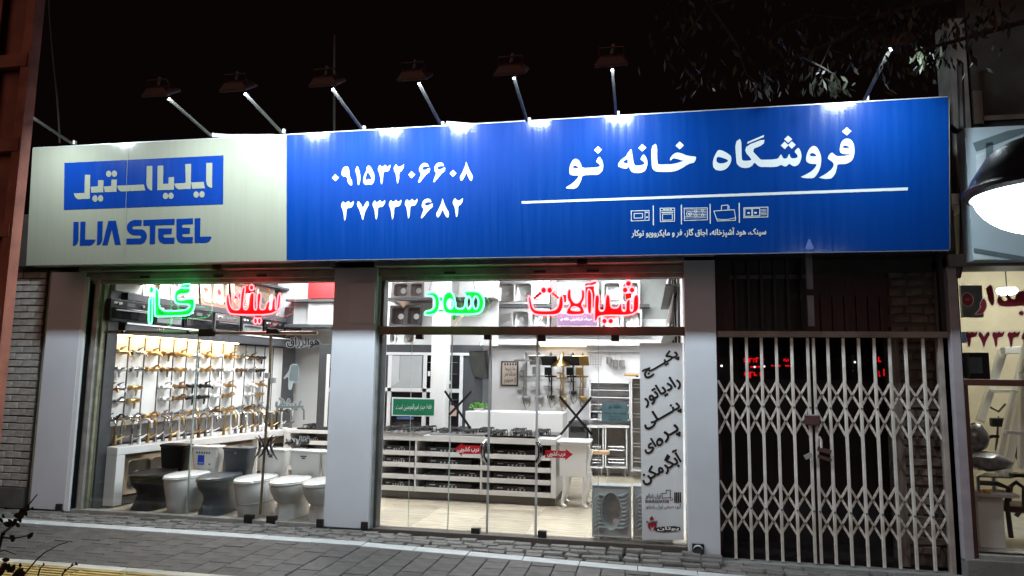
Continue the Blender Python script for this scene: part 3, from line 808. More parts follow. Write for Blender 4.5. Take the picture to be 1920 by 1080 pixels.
# ------------------------------------------------------------------ flood lamps on arms along the top of the sign
m_arm = mat('arm_steel', (.075, .072, .066), .5, .0, var=.2)
m_lampb = mat('flood_housing', (.095, .045, .038), .6, .0)
def flood(bx, by, lit, label, dz=.13):
    B = at_sign(bx, by, -.02); B = Vector((B.x, -.56, B.z+.01))
    H = Vector((B.x, -1.24, B.z+dz))
    t = thing('flood_lamp', label, 'flood lamp', B, 'flood lamps over the shop sign')
    MB().bar(B+Vector((0, .12, -.03)), H, .022).build('arm', m_arm, t)
    MB().obox(B+Vector((.022, .0, .008)), (.022, .03, .04)).build('bracket', mat('bracket_white', (.7, .7, .68), .5), t)
    # housing: shallow tray, glass face towards the sign and down, back and yoke above
    tilt = Matrix.Rotation(radians(33), 3, 'X')
    c = H+Vector((0, -.12, .03))
    hb = MB()
    A = [(-.135, -.11, -.035), (.135, -.11, -.035), (.135, .11, -.035), (-.135, .11, -.035)]
    A2_ = [(-.135, -.11, -.015), (.135, -.11, -.015), (.135, .11, -.015), (-.135, .11, -.015)]
    C_ = [(-.09, -.07, .04), (.09, -.07, .04), (.09, .07, .04), (-.09, .07, .04)]
    hb.loft([[c+tilt@Vector(p) for p in q] for q in (A, A2_, C_)])
    hb.build('housing', m_lampb, t, bevel=.008)
    MB().tube([c+tilt@Vector(p) for p in ((-.10, 0, 0), (-.10, 0, .10), (.10, 0, .10), (.10, 0, 0))], .008, 6).build('yoke', m_lampb, t)
    MB().tube([c+tilt@Vector((0, 0, .05)), c+tilt@Vector((.02, .02, .12))], .014, 8).build('gland', mat('pale_gland', (.25, .24, .23), .5), t)
    face = MB().add([c+tilt@Vector(p) for p in ((-.09, -.065, -.0385), (.09, -.065, -.0385), (.09, .065, -.0385), (-.09, .065, -.0385))], [(3, 2, 1, 0)])
    if lit: face.build('led_face', emit('flood_glow_%d' % int(lit*100), (.80, .93, 1.0), L_FLOOD*lit), t)
    else: face.build('led_face', m_dark, t)
for bx, by, lit, d in ((134, 270, .7, 'over the left end of the ivory panel'), (395, 256, .5, 'over the middle of the ivory panel'), (527, 249, 1, 'over the seam of ivory and blue'), (678, 243, 1, 'above the start of the phone number'), (826, 235, 1, 'beside the loose sheet on the blue part'),
                       (988, 228, .45, 'over the left end of the white line'), (1155, 216, 1, 'above the middle of the blue panel'), (1622, 187, .9, 'at the right, half hidden among leaves')):
    flood(bx, by, lit, 'dark flood lamp on a steel arm ' + d)
# ------------------------------------------------------------------ neon words hanging in the shop fronts
m_red = emit('neon_red', (1.0, .052, .062), L_RED); m_grn = emit('neon_green', (.055, 1.0, .25), L_GREEN)
m_rplate = mat('red_acrylic', (.62, .008, .014), .35, var=.05); m_gplate = mat('green_acrylic', (.006, .42, .05), .35, var=.05)
NY = -.015
def neon(name, label, off, outlines, holes, plate_extra, tube_m, plate_m, wires=()):
    c = at(off[0]+outlines[0][0][0]/6, off[1]+outlines[0][0][1]/6, NY)
    t = thing(name, label, 'neon sign', c, 'neon words across the shop glass')
    for i, o in enumerate(outlines):
        P = chaikin(px(off, 6, o), 2)
        H = [chaikin(px(off, 6, h), 2) for k, h in holes if k == i]
        tb = MB().tube([at(x, y, NY) for x, y in P], .0068, 6, closed=True)
        for h in H: tb.tube([at(x, y, NY) for x, y in h], .0068, 6, closed=True)
        tb.build('neon_tube', tube_m, t, smooth=True)
        MB().poly([P]+H, lambda x, y: at(x, y, NY+.016), Vector((0, .006, 0))).build('backing', plate_m, t)
    for o in plate_extra:
        MB().poly([px(off, 6, o)], lambda x, y: at(x, y, NY+.025), Vector((0, .006, 0))).build('backing_strip', plate_m, t)
    wr = MB()
    for a, b in wires: wr.tube([at(off[0]+a[0]/6, off[1]+a[1]/6, NY+.02), at(off[0]+b[0]/6, off[1]+b[1]/6, NY+.05)], .0025, 4)
    if wr.v: wr.build('wire', m_blackp, t)
NA, NB, NC, ND, NE_ = (160, 520), (380, 520), (700, 520), (900, 520), (1080, 500)
neon('neon_word', 'green neon Persian word for gas hob in the left shop front', NA,
     [[(718,262),(735,212),(756,205),(752,490),(735,528),(712,528)], ell(744,140,26,40,10),
      [(782,145),(805,130),(828,160),(828,385),(1110,375),(1165,350),(1183,300),(1040,300),(1008,270),(1000,215),(1015,155),(1060,122),(1120,112),(1190,128),(1165,185),(1050,190),(1035,235),(1060,262),(1160,240),(1225,240),(1230,300),(1215,370),(1180,415),(1120,432),(800,440),(782,430)],
      [(1058,112),(1080,85),(1185,72),(1178,112),(1130,128)]], [], [], m_grn, m_gplate, [((744,100),(740,70)), ((1120,75),(1120,60))])
neon('neon_word', 'red neon Persian word for sink in the left shop front', NB,
     [[(272,180),(295,200),(305,300),(335,362),(420,368),(428,200),(450,110),(482,105),(475,160),(452,362),(510,365),(530,180),(575,170),(580,200),(575,365),(610,368),(612,185),(650,170),(660,200),(635,362),(700,365),(715,300),(740,265),(758,280),(745,365),(775,365),(785,245),(820,215),(815,365),(835,360),(850,190),(885,172),(862,422),(320,420),(285,380),(262,290)],
      [(345,240),(365,195),(415,150),(410,180),(375,210),(410,230),(395,250)], ell(550,115,26,34,10), ell(595,490,22,36,10), ell(638,490,22,36,10)], [],
     [[(585,425),(665,425),(655,450),(590,450)], [(470,105),(520,90),(580,110),(560,180),(480,180)]], m_red, m_rplate, [((550,80),(548,60)), ((860,420),(855,450))])
neon('neon_word', 'green neon Persian word for cooker hood in the right shop front', NC,
     [[(590,180),(680,165),(730,200),(750,280),(735,370),(690,420),(575,425),(590,380),(650,375),(690,340),(695,250),(660,205),(600,205)],
      [(850,155),(890,180),(920,260),(925,355),(1025,355),(1040,250),(1050,205),(1000,160),(1170,155),(1225,200),(1250,280),(1230,360),(1180,415),(830,415),(790,370),(775,280),(795,190)]],
     [(1, ell(865,300,36,58,12)), (1, ell(1075,285,28,75,12)), (1, ell(1152,285,34,75,12))],
     [[(890,415),(925,415),(920,478),(900,478)], [(735,225),(790,225),(790,265),(745,265)], [(735,365),(800,365),(800,385),(735,385)]], m_grn, m_gplate, [((625,160),(655,45)), ((1145,155),(1125,45)), ((870,155),(850,45))])
neon('neon_word', 'long red neon Persian word for taps in the right shop front', ND,
     [[(540,205),(570,215),(590,330),(630,375),(830,375),(880,330),(895,210),(935,205),(940,330),(905,400),(850,425),(630,425),(570,380),(548,310)], ell(716,145,34,38,10), ell(784,145,34,38,10),
      [(985,135),(1025,125),(1025,230),(1060,285),(1100,290),(1140,240),(1140,125),(1180,150),(1180,240),(1140,310),(1165,340),(1185,420),(965,425),(975,360),(1020,310),(975,240)],
      [(1205,130),(1245,140),(1262,200),(1257,410),(1230,418),(1205,380)], [(1170,85),(1190,60),(1240,60),(1290,40),(1320,45),(1310,75),(1260,95),(1220,90),(1185,105)],
      [(x+1080, y-120) for x, y in [(210,330),(240,310),(270,335),(255,500),(320,500),(330,340),(355,305),(385,330),(390,465),(470,465),(490,420),(515,405),(520,500),(560,500),(560,400),(590,360),(615,370),(610,500),(640,500),(645,350),(665,315),(710,310),(705,550),(255,545),(235,610),(205,620),(205,560)]],
      ell(1670,70,36,36,10), ell(1633,143,34,36,10), ell(1710,143,34,36,10), ell(1400,492,32,34,10), ell(1470,492,32,34,10)],
     [(3, [(1015,370),(1040,335),(1075,330),(1115,350),(1130,378)])],
     [[(680,160),(700,180),(610,250),(598,235)], [(805,160),(895,225),(880,245),(800,180)], [(1185,110),(1280,100),(1300,330),(1185,330)], [(930,195),(970,195),(970,280),(940,280)], [(1640,180),(1705,180),(1700,230),(1640,250)]], m_red, m_rplate, [((716,108),(720,30)), ((1240,45),(1240,25)), ((1670,35),(1670,22))])
# ------------------------------------------------------------------ materials inside
m_gold = mat('gold_metal', (.52, .35, .15), .28, 1.0, var=.1)
m_bronzet = mat('antique_bronze', (.22, .14, .07), .28, 1.0, var=.1)
m_blackm = mat('black_metal', (.02, .02, .022), .3, .6, var=.1)
m_whitem = mat('white_enamel', (.78, .78, .77), .2, var=.03)
m_steel = mat('brushed_steel', (.42, .42, .42), .36, 1.0, var=.08, scale=20, stretch=(1, 1, 8))
m_steelw = mat('warm_steel', (.62, .53, .42), .3, .9, var=.08)
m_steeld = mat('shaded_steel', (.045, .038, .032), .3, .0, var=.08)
m_blackg = mat('black_glass', (.006, .006, .007), .08, 0, var=.05)
m_castiron = mat('cast_iron', (.012, .012, .013), .55, .2)
m_wood = mat('pale_board', (.42, .30, .21), .5, var=.18, scale=4, stretch=(1, 1, 9))
m_ceram = mat('white_ceramic', (.80, .80, .79), .12, var=.02, coat=.4)
m_ceramb = mat('black_ceramic', (.003, .0028, .003), .35, var=.05, spec=.15)
m_ceramg = mat('grey_ceramic', (.045, .056, .068), .35, var=.05)
m_darkbrown = mat('dark_plinth', (.045, .040, .038), .5)
FIN = {'c': m_chrome, 'g': m_gold, 'b': m_bronzet, 'k': m_blackm, 'w': m_whitem}
FNAME = {'c': 'chrome', 'g': 'gold', 'b': 'bronze', 'k': 'black', 'w': 'white'}
ORD = ['first', 'second', 'third', 'fourth', 'fifth', 'sixth', 'seventh', 'eighth', 'ninth', 'tenth', 'eleventh', 'twelfth', 'thirteenth', 'fourteenth', 'fifteenth', 'sixteenth', 'seventeenth', 'eighteenth', 'nineteenth', 'twentieth', 'twenty-first', 'twenty-second', 'twenty-third', 'twenty-fourth', 'twenty-fifth']

# ------------------------------------------------------------------ tap wall
XP = -6.22                                   # face of the tap boards
cols = [200, 235.5, 266, 294, 320.5, 345.5, 369.5, 392, 414, 436, 457, 474.5, 493, 509, 528]
CY = [atX(c, 725, XP).y for c in cols]
ztop = sum(atX(*c, XP).z for c in ((240, 630), (460, 649)))/2
zbot = .90
tw = thing('tap_wall', 'white panelled display wall of taps under a dark bulkhead with ovens', 'display wall', (XP, 2, 0))
for i in range(-1, len(CY)-1):
    y0 = .36 if i < 0 else CY[i]
    MB().box(XP-.05, XP, y0+.012, CY[i+1]-.012, zbot, ztop).build('panel', m_wall, tw, bevel=.002)
for yk in CY[:-1]: MB().box(XP-.052, XP+.0015, yk-.011, yk+.011, zbot, ztop).build('joint_strip', mat('joint_dark', (.04, .04, .045), .6), tw)
MB().box(XP-.12, XP-.05, .36, CY[-1], .0, ztop+.02).build('backing_board', mat('joint_dark', (.04, .04, .045), .6), tw)
MB().box(XP-.05, XP+.012, .36, CY[-1], zbot-.20, zbot-.002).build('splash_band', mat('brown_grey_band', (.085, .078, .074), .4), tw)
MB().box(XP-.05, XP+.002, CY[-1]+.002, CY[-1]+.42, .66, ztop+.05).build('end_board', m_grey, tw)
# bulkhead with the row of ovens, dark grey, over the boards
zb0, zb1 = ztop+.02, ztop+.49
XB = -6.06
bk = MB().box(XP-.3, XB, .36, 4.6, zb0, zb0+.12)
bk.build('bulkhead', m_grey, tw, bevel=.004)
MB().box(XP-.3, XB, .36, 4.6, zb1-.06, zb1+.02).build('bulkhead', m_grey, tw, bevel=.004)
MB().box(XP-.3, XB-.06, .36, 4.6, zb0+.12, zb1-.06).build('bulkhead_back', m_grey, tw)
MB().box(XB-.03, XB+.012, .37, 4.6, zb0+.122, zb0+.14).build('shelf_lip', m_white, tw)
MB().box(XP-.3, XB-.02, 1.0, 4.6, zb1+.50, zb1+.53).build('shelf', m_grey, tw)
for i in range(0, 9):
    ym = (CY[i]+CY[i+1])/2 if i < len(CY)-1 else 0
    l = MB().box(XP+.03, XP+.10, ym-.09, ym+.09, zb0-.012, zb0-.004)
    l.build('warm_strip', emit('warm_glow', (1, .62, .25), L_WARM), tw)
# ovens on the left wall
def oven(x0, x1, y0, y1, kind, label):
    Y0, Y1, _, _ = rectX(x0, (y0+y1)/2-20, x1, (y0+y1)/2+20, XB)
    z0, z1 = zb0+.145, zb1-.07
    t = thing('built_in_oven', label, 'oven', (XB, (Y0+Y1)/2, z0), 'ovens in the bulkhead above the taps')
    bm_ = {'k': m_blackg, 's': m_steel, 'g': mat('grey_oven_glass', (.14, .16, .16), .15)}[kind]
    MB().box(XB-.055, XB+.004, Y0, Y1, z0, z1).build('body', m_blackm if kind != 's' else m_steel, t, bevel=.004)
    MB().box(XB+.004, XB+.016, Y0+.03, Y1-.03, z0+.03, z1-.10).build('door', m_blackg if kind != 'g' else bm_, t, bevel=.003)
    MB().tube([(XB+.03, Y0+.06, z1-.125), (XB+.03, Y1-.06, z1-.125)], .008, 6).build('handle', m_steel, t)
    d = MB()
    for q in (.18, .8): d.lathe([(0, 0), (.018, 0), (.016, .02), (0, .02)], (XB+.004, Y0+(Y1-Y0)*q, z1-.05), 10, 0)
    d.build('knob', m_steel, t)
    MB().box(XB+.004, XB+.006, Y0+(Y1-Y0)*.4, Y0+(Y1-Y0)*.6, z1-.07, z1-.03).build('display', mat('oven_display', (.12, .13, .14), .3), t)
    MB().box(XB+.004, XB+.007, Y0+.05, Y0+.05+(Y1-Y0)*.2, z1-.055, z1-.03).build('sticker', m_whitem, t)
for a in ((206, 280, 562, 612, 'k', 'black microwave oven with pale sticker nearest the glass in the bulkhead'), (289, 341, 592, 618, 'g', 'grey glass fronted oven below the green neon word'), (345, 398, 590, 624, 'k', 'black oven right of the grey glass one in the bulkhead'),
          (402, 449, 594, 632, 's', 'steel framed oven below the red neon word'), (452, 492, 602, 636, 'g', 'grey fronted oven beneath the two dots of the red neon'), (495, 531, 606, 642, 'k', 'black oven above the bronze door stile'), (534, 565, 612, 645, 'g', 'grey fronted oven at the far end of the bulkhead')): oven(*a)

# wall taps: a body on two flanges with a spout and a lever
def wall_tap_proto(kind):
    t = thing('wall_tap', 'proto', 'tap', (0, 0, 0), 'taps on the display wall')
    b = MB()
    for s in (-1, 1): b.lathe([(0, 0), (.034, 0), (.034, .014), (.013, .02), (.013, .05), (0, .05)], (0, s*.065, 0), 10, 0)
    b.tube([(.05, -.085, 0), (.05, .085, 0)], .025, 10)
    b.build('body', m_chrome, t, smooth=True)
    if kind == 0:
        MB().tube([(.05, 0, -.01), (.11, 0, -.010), (.155, 0, -.014), (.165, 0, -.045)], [.017, .014, .013, .013], 8).build('spout', m_chrome, t, smooth=True)
        MB().tube([(.05, 0, .015), (.05, 0, .045), (.09, .0, .06), (.125, .0, .072)], [.02, .017, .008, .007], 8).build('lever', m_chrome, t, smooth=True)
    elif kind == 1:
        MB().tube([(.05, 0, 0), (.05, 0, -.05), (.045, 0, -.10)], [.015, .012, .010], 8).build('spout', m_chrome, t, smooth=True)
        MB().tube([(.06, .0, .0), (.10, 0, .012), (.13, 0, .018)], [.02, .012, .008], 8).build('lever', m_chrome, t, smooth=True)
    else:
        MB().tube([(.05, 0, 0), (.10, 0, .05), (.14, 0, .05), (.16, 0, .02)], [.016, .013, .012, .012], 8).build('spout', m_chrome, t, smooth=True)
        l = MB()
        for s in (-1, 1): l.tube([(.05, s*.085, 0), (.05, s*.11, .012), (.09, s*.125, .02)], [.018, .012, .007], 6)
        l.build('lever', m_chrome, t, smooth=True)
    return t
protos = [wall_tap_proto(k) for k in range(3)]
used = [False]*3
rows = [(666, 'cgcgbgwgwgcbk', 0, 'top row'), (691, 'cwcgbgwgcwbck', 1, 'second row'), (728, 'gcg.wbkkwg.wg', 0, 'third row'), (749, 'ccg.wbkkwg.wg', 1, 'fourth row'), (777, 'ckcgccgcbgcbc', 2, 'bottom row, behind the tall taps')]
zrow = [sum(atX(x, y, XP).z for x, y in p)/len(p) for p in (((215, 662), (440, 667)), ((215, 688), (440, 697)), ((215, 725), (440, 724)), ((215, 750), (440, 743)), ((230, 786), (440, 764)))]
for r, (y, s, kd, rn) in enumerate(rows):
    for i, ch in enumerate(s):
        if ch == '.' or i >= len(CY)-1: continue
        y0 = .36 if i == 0 else CY[i-1]
        yc = (y0+CY[i])/2-.02
        lab = '%s tap in the %s of the tap wall, %s panel from the glass' % (FNAME[ch], rn, ORD[i])
        if r == 4: lab = '%s tap low on the tap wall behind the tall taps, %s panel from the glass' % (FNAME[ch], ORD[i])
        k = kd if (i+r) % 4 else (kd+1) % 3
        loc = (XP, yc+rnd.uniform(-.01, .01), zrow[r])
        if not used[k]:
            o = protos[k]; used[k] = True; o.location = loc; o['label'] = lab
            recolour(o, {'chrome': FIN[ch]})
        else:
            o = copy_tree(protos[k], loc, 0, lab)
            for q in o.children_recursive:
                q.material_slots[0].link = 'OBJECT'; q.material_slots[0].material = FIN[ch]

# ------------------------------------------------------------------ counter under the taps, tall taps on it
zc = .675
cn = [(-5.985, .30), (-5.47, 3.15)]          # front edge
ct = thing('tap_counter', 'long white counter carrying tall kitchen taps along the tap wall', 'counter', (-6.0, 1.7, 0))
fx = lambda y: cn[0][0]+(cn[1][0]-cn[0][0])*(y-cn[0][1])/(cn[1][1]-cn[0][1])
top = MB()
P = [(XP+.015, .30), (fx(.30), .30), (fx(3.6), 3.6), (XP+.015, 3.6)]
top.loft([[Vector((x, y, zc-.085)) for x, y in P], [Vector((x, y, zc)) for x, y in P]])
top.build('worktop', m_white, ct, bevel=.004)
P = [(XP+.015, .302), (fx(.302)-.002, .302), (fx(.41)-.002, .41), (XP+.015, .41)]
MB().loft([[Vector((x, y, .02)) for x, y in P], [Vector((x, y, zc-.086)) for x, y in P]]).build('end_panel', m_white, ct, bevel=.004)
P = [(XP+.1, .42), (fx(.42)-.24, .42), (fx(3.6)-.24, 3.6), (XP+.1, 3.6)]
MB().loft([[Vector((x, y, .09)) for x, y in P], [Vector((x, y, zc-.088)) for x, y in P]]).build('board', m_wood, ct)
P2 = [(XP+.1, .42), (fx(.42)-.05, .42), (fx(3.6)-.05, 3.6), (XP+.1, 3.6)]
MB().loft([[Vector((x, y, .015)) for x, y in P2], [Vector((x, y, .088)) for x, y in P2]]).build('plinth', m_darkbrown, ct)
for yk in (1.86, 2.6, 3.3):
    MB().box(fx(yk)-.10, fx(yk)-.02, yk-.015, yk+.015, .09, zc-.088).build('upright', m_white, ct)

def sink(name, label, w, h, bowls, f, mt, rim=.006, depth=.14, ribs=None, group='sinks on display', drain=True, nx=None, cat='sink', mt_in=None):
    """sink shown on edge: plate w x h in local (x, z); f maps (x, z, d) to the world, d into the wall"""
    c = f(w/2, 0, 0)
    t = thing(name, label, cat, c, group)
    loops = [[(0, 0), (w, 0), (w, h), (0, h)]]
    rr = []
    for (bx, bz, bw, bh, r) in bowls:
        hb = MB().rrect(bx, bz, 0, bw/2, bh/2, r, 5)
        rr.append([(p.x, p.y) for p in hb])
    pl = MB()
    P = [[Vector((x, z, 0)) for x, z in lp] for lp in loops+rr]
    tri = tessellate_polygon(P); flat = [p for lp in loops+rr for p in lp]
    pl.add([f(x, z, 0) for x, z in flat], [tuple(q) for q in tri])
    for k in range(4):
        a, b = loops[0][k], loops[0][(k+1) % 4]
        pl.add([f(*a, 0), f(*b, 0), f(*b, .02), f(*a, .02)], [(0, 1, 2, 3)])
    pl.build('plate', mt, t)
    for (bx, bz, bw, bh, r), lp in zip(bowls, rr):
        bwl = MB(); n = len(lp)
        R = [[f(x, z, 0) for x, z in lp], [f(bx+(x-bx)*.96, bz+(z-bz)*.96, .02) for x, z in lp], [f(bx+(x-bx)*.88, bz+(z-bz)*.88, depth-.01) for x, z in lp], [f(bx+(x-bx)*.78, bz+(z-bz)*.78, depth) for x, z in lp]]
        bwl.loft(R, cap=False)
        bwl.f.append(tuple(len(bwl.v)-n+i for i in range(n)))
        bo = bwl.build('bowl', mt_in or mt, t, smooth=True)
        rg = MB().tube([f(x, z, -.003) for x, z in [(bx+(x-bx)*1.03, bz+(z-bz)*1.03) for x, z in lp]], .006, 5, closed=True)
        rg.build('rim', mt, t, smooth=True)
        if drain:
            dr = MB().add([f(bx+.045*cos(a), bz+.045*sin(a), depth-.006) for a in [k*pi/6 for k in range(12)]], [tuple(range(12))])
            dr.build('drain', m_whitem if mt in (m_blackg, m_castiron) or drain == 'w' else m_chrome, bo)
    if ribs:
        rb = MB()
        for (a, b) in ribs: rb.tube([f(*a, -.003), f(*b, -.003)], .006, 5)
        rb.build('drainer_rib', mt, t)
    return t
def fL(x0, z0):      # mapping onto the left wall: x along +Y, d towards -X
    return lambda x, z, d: Vector((x0[0]-d, x0[1]+x, z0+z))
def fB(X0, Y0, z0, lean=0.0):
    return lambda x, z, d: Vector((X0+x, Y0+d+z*lean, z0+z))
# sink standing under the counter
s0y = .50
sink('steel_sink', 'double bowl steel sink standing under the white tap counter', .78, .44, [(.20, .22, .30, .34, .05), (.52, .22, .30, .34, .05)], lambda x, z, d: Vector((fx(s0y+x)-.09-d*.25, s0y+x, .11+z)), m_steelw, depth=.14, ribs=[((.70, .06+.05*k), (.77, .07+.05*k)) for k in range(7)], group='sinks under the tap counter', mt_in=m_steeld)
for k, (ya, nm) in enumerate(((1.98, 'steel double sink under the counter behind the grey toilet'), (2.68, 'steel sink under the far end of the tap counter'))):
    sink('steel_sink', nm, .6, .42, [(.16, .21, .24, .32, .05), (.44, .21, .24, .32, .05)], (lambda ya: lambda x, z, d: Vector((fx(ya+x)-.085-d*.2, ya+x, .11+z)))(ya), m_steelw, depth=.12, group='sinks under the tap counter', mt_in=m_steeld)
# sinks on top of the bulkhead, leaning on the wall
zt = zb1+.03
def top_sink(px0, px1, label, bowls, w=None, mt=m_steelw, h=.46, lean=.12, zz=zt):
    Y0, Y1, _, _ = rectX(px0, 545, px1, 565, XB-.06)
    w = Y1-Y0
    sink('steel_sink', label, w, h, [(a*w, b, c*w, d, e) for a, b, c, d, e in bowls], lambda x, z, d: Vector((XB-.06-d*.3-z*lean, Y0+x, zz+z)), mt, group='sinks along the top of the bulkhead')
top_sink(268, 320, 'steel sink on the bulkhead behind the green neon word', [(.35, .23, .5, .34, .06)])
top_sink(322, 374, 'warm steel sink with drainer beside the tall stroke of the green neon', [(.30, .23, .45, .36, .07)])
top_sink(378, 432, 'warm steel double sink between the two neon words', [(.28, .23, .42, .38, .07), (.74, .23, .40, .38, .07)])
top_sink(436, 478, 'steel sink behind the red neon word on the bulkhead', [(.5, .23, .7, .34, .06)])
top_sink(482, 520, 'steel sink past the red neon word on the bulkhead', [(.5, .23, .7, .34, .06)])
top_sink(470, 506, 'steel sink on the upper shelf over the red neon word', [(.5, .2, .7, .3, .06)], zz=zb1+.54)
# pale board near the glass on top of the bulkhead
Y0, Y1, _, _ = rectX(192, 545, 266, 565, XB-.02)
tag(MB().box(XB-.06, XB-.03, Y0+.2, Y1, zt, zt+.55).build('white_board', m_wall, origin=Vector((XB, Y0, zt))), 'plain white board standing on the bulkhead nearest the glass', 'board')

# tall kitchen taps
def tall_tap(kind, h):
    t = thing('kitchen_tap', 'proto', 'tap', (0, 0, 0), 'tall kitchen taps on the white counter')
    MB().lathe([(.024, 0), (.026, .01), (.020, .03), (.020, .10), (.014, .12), (.0, .125)], n=12).build('base', m_chrome, t, smooth=True)
    r = .09 if kind == 0 else .075 if kind == 1 else .10
    if kind == 3:
        pts = [(0, 0, .1), (0, 0, h), (.02, 0, h+.015), (.17, 0, h+.01), (.18, 0, h-.02)]
    else:
        pts = [(0, 0, .1), (0, 0, h-r)]+[(r-r*cos(a), 0, h-r+r*sin(a)) for a in [k*pi/8 for k in range(1, 8)]]+[(2*r, 0, h-r-(.03 if kind != 2 else .10))]
    MB().tube(pts, .0115 if kind != 1 else .014, 8).build('spout', m_chrome, t, smooth=True)
    MB().tube([(0, .02, .07), (.01, .05, .08), (.03, .10, .11)], [.012, .011, .006], 8).build('lever', m_chrome, t, smooth=True)
    return t
TP = [tall_tap(0, .32), tall_tap(1, .30), tall_tap(2, .33), tall_tap(3, .27)]
tu = [False]*4
seq = [(211, 'g', 0), (225, 'c', 0), (245, 'c', 1), (260, 'w', 1), (276, 'g', 1), (290, 'c', 0), (305, 'c', 0), (319, 'g', 0), (334, 'w', 3), (346, 'c', 2), (360, 'g', 0), (372, 'b', 0), (385, 'c', 0), (396, 'w', 3), (419, 'g', 2), (431, 'w', 2), (441, 'c', 0), (452, 'b', 2), (462, 'w', 3), (473, 'g', 0), (483, 'c', 1), (492, 'w', 3), (509, 'g', 3), (518, 'k', 3), (527, 'w', 0)]
for i, (xp, ch, k) in enumerate(seq):
    q = (xp-211)/(527-211)
    yb = 838+(812-838)*q-(2 if xp < 240 else 8*q)
    p = atZ(xp, yb, zc)
    yy = min(max(p.y, .36), 3.5)
    xx = min(max(p.x, XP+.06), fx(yy)-.05)
    lab = '%s kitchen tap on the white counter, %s in line from the glass' % (FNAME[ch], ORD[i])
    if not tu[k]:
        o = TP[k]; tu[k] = True; o.location = (xx, yy, zc+.001); o['label'] = lab; o.rotation_euler = (0, 0, rnd.uniform(-.5, .1))
        recolour(o, {'chrome': FIN[ch]})
    else:
        o = copy_tree(TP[k], (xx, yy, zc+.001), rnd.uniform(-.5, .1), lab)
        for qq in o.children_recursive: qq.material_slots[0].link = 'OBJECT'; qq.material_slots[0].material = FIN[ch]

# ------------------------------------------------------------------ toilets along the glass
def toilet(kind):
    t = thing('toilet', 'proto', 'toilet', (0, 0, 0), 'toilets along the left shop front')
    n = 24
    def egg(cy, rx, ry, z, back=None):
        out = []
        for i in range(n):
            a = 2*pi*i/n
            x = rx*cos(a); y = cy+ry*sin(a)
            if back is not None and y > back: y = back
            out.append(Vector((x, y, z)))
        return out
    bd = MB()
    if kind == 'taper':     # black and grey: wide bowl, narrow waist, flared foot
        bd.loft([egg(.08, .165, .34, 0, .42), egg(.08, .16, .33, .03, .42), egg(.11, .138, .28, .17, .42), egg(.11, .15, .30, .24, .42), egg(.08, .17, .35, .31, .42), egg(.07, .185, .37, .37, .42), egg(.07, .185, .37, .395, .42)])
    elif kind == 'full':    # round skirted bowl
        bd.loft([egg(.11, .155, .31, 0, .42), egg(.11, .165, .325, .05, .42), egg(.10, .185, .35, .2, .42), egg(.08, .192, .365, .32, .42), egg(.07, .185, .37, .395, .42)])
    else:                   # classic pedestal
        bd.loft([egg(.12, .155, .30, 0, .42), egg(.12, .145, .29, .10, .42), egg(.14, .135, .27, .17, .42), egg(.11, .155, .31, .22, .42), egg(.09, .175, .345, .29, .42), egg(.07, .185, .37, .36, .42), egg(.07, .185, .37, .39, .42)])
    bd.build('bowl', m_ceram, t, smooth=True)
    if kind == 'step':
        pass
    st = MB().loft([egg(.055, .188, .365, .398, .33), egg(.055, .192, .37, .404, .335), egg(.055, .192, .37, .414, .335), egg(.055, .188, .365, .418, .33)])
    st.build('seat', m_ceram, t, smooth=True)
    ld = MB().loft([egg(.055, .186, .362, .421, .32), egg(.055, .190, .366, .43, .325), egg(.055, .182, .355, .44, .32), egg(.06, .12, .26, .447, .26)])
    ld.build('lid', m_ceram, t, smooth=True)
    for s in (-1, 1): MB().lathe([(0, 0), (.018, 0), (.018, .014), (0, .016)], (s*.075, .345, .432), 10).build('hinge', m_chrome, t, smooth=True)
    tk = MB()
    hx = .20 if kind == 'step' else .18
    tk.loft([tk.rrect(0, .44, z, a, b, .03) for z, a, b in ((.30, hx-.04, .075), (.42, hx-.03, .08), (.55, hx-.012, .085), (.70, hx, .09))])
    tk.build('tank', m_ceram, t, smooth=True)
    tl = MB()
    tl.loft([tl.rrect(0, .44, z, a, b, .03) for z, a, b in ((.703, hx+.004, .094), (.712, hx+.010, .10), (.732, hx+.008, .098), (.742, hx-.01, .08))])
    tl.build('tank_lid', m_ceram, t, smooth=True)
    MB().lathe([(0, 0), (.026, 0), (.024, .01), (0, .012)], (0, .44, .742), 14).build('flush_button', m_chrome, t, smooth=True)
    return t
def place_toilet(src, x, y, m, label, proto=False):
    if proto: o = src; o.location = (x, y, .004); o['label'] = label; recolour(o, {'white_ceramic': m})
    else:
        o = copy_tree(src, (x, y, .004), 0, label)
        for q in o.children_recursive:
            if q.data.materials[0].name == 'white_ceramic': q.material_slots[0].link = 'OBJECT'; q.material_slots[0].material = m
    o.scale = (.95, .95, .92); ORG[o.name] = Vector(o.location)
    return o
TK, TF, TS = toilet('taper'), toilet('full'), toilet('step')
tx0 = [at(p_, 905, .33).x+.165 for p_ in (252, 315, 378, 447, 513, 574)]
ty = .385
t1 = place_toilet(TK, tx0[0], ty, m_ceramb, 'glossy black toilet with closed lid at the counter end of the row', True)
t2 = place_toilet(TF, tx0[1], ty, m_ceram, 'white skirted toilet with a blue sticker on its tank', True)
t3 = place_toilet(TK, tx0[2], ty-.02, m_ceramg, 'slate grey toilet with tapered foot in the toilet row')
t4 = place_toilet(TF, tx0[3], ty-.02, m_ceram, 'white stepped toilet standing behind the bronze door stile')
t5 = place_toilet(TS, tx0[4], ty-.03, m_ceram, 'white pedestal toilet with rounded bowl next to the grey pillar', True)
t6 = place_toilet(TS, tx0[5], ty-.03, m_ceram, 'white toilet mostly hidden behind the middle pillar')
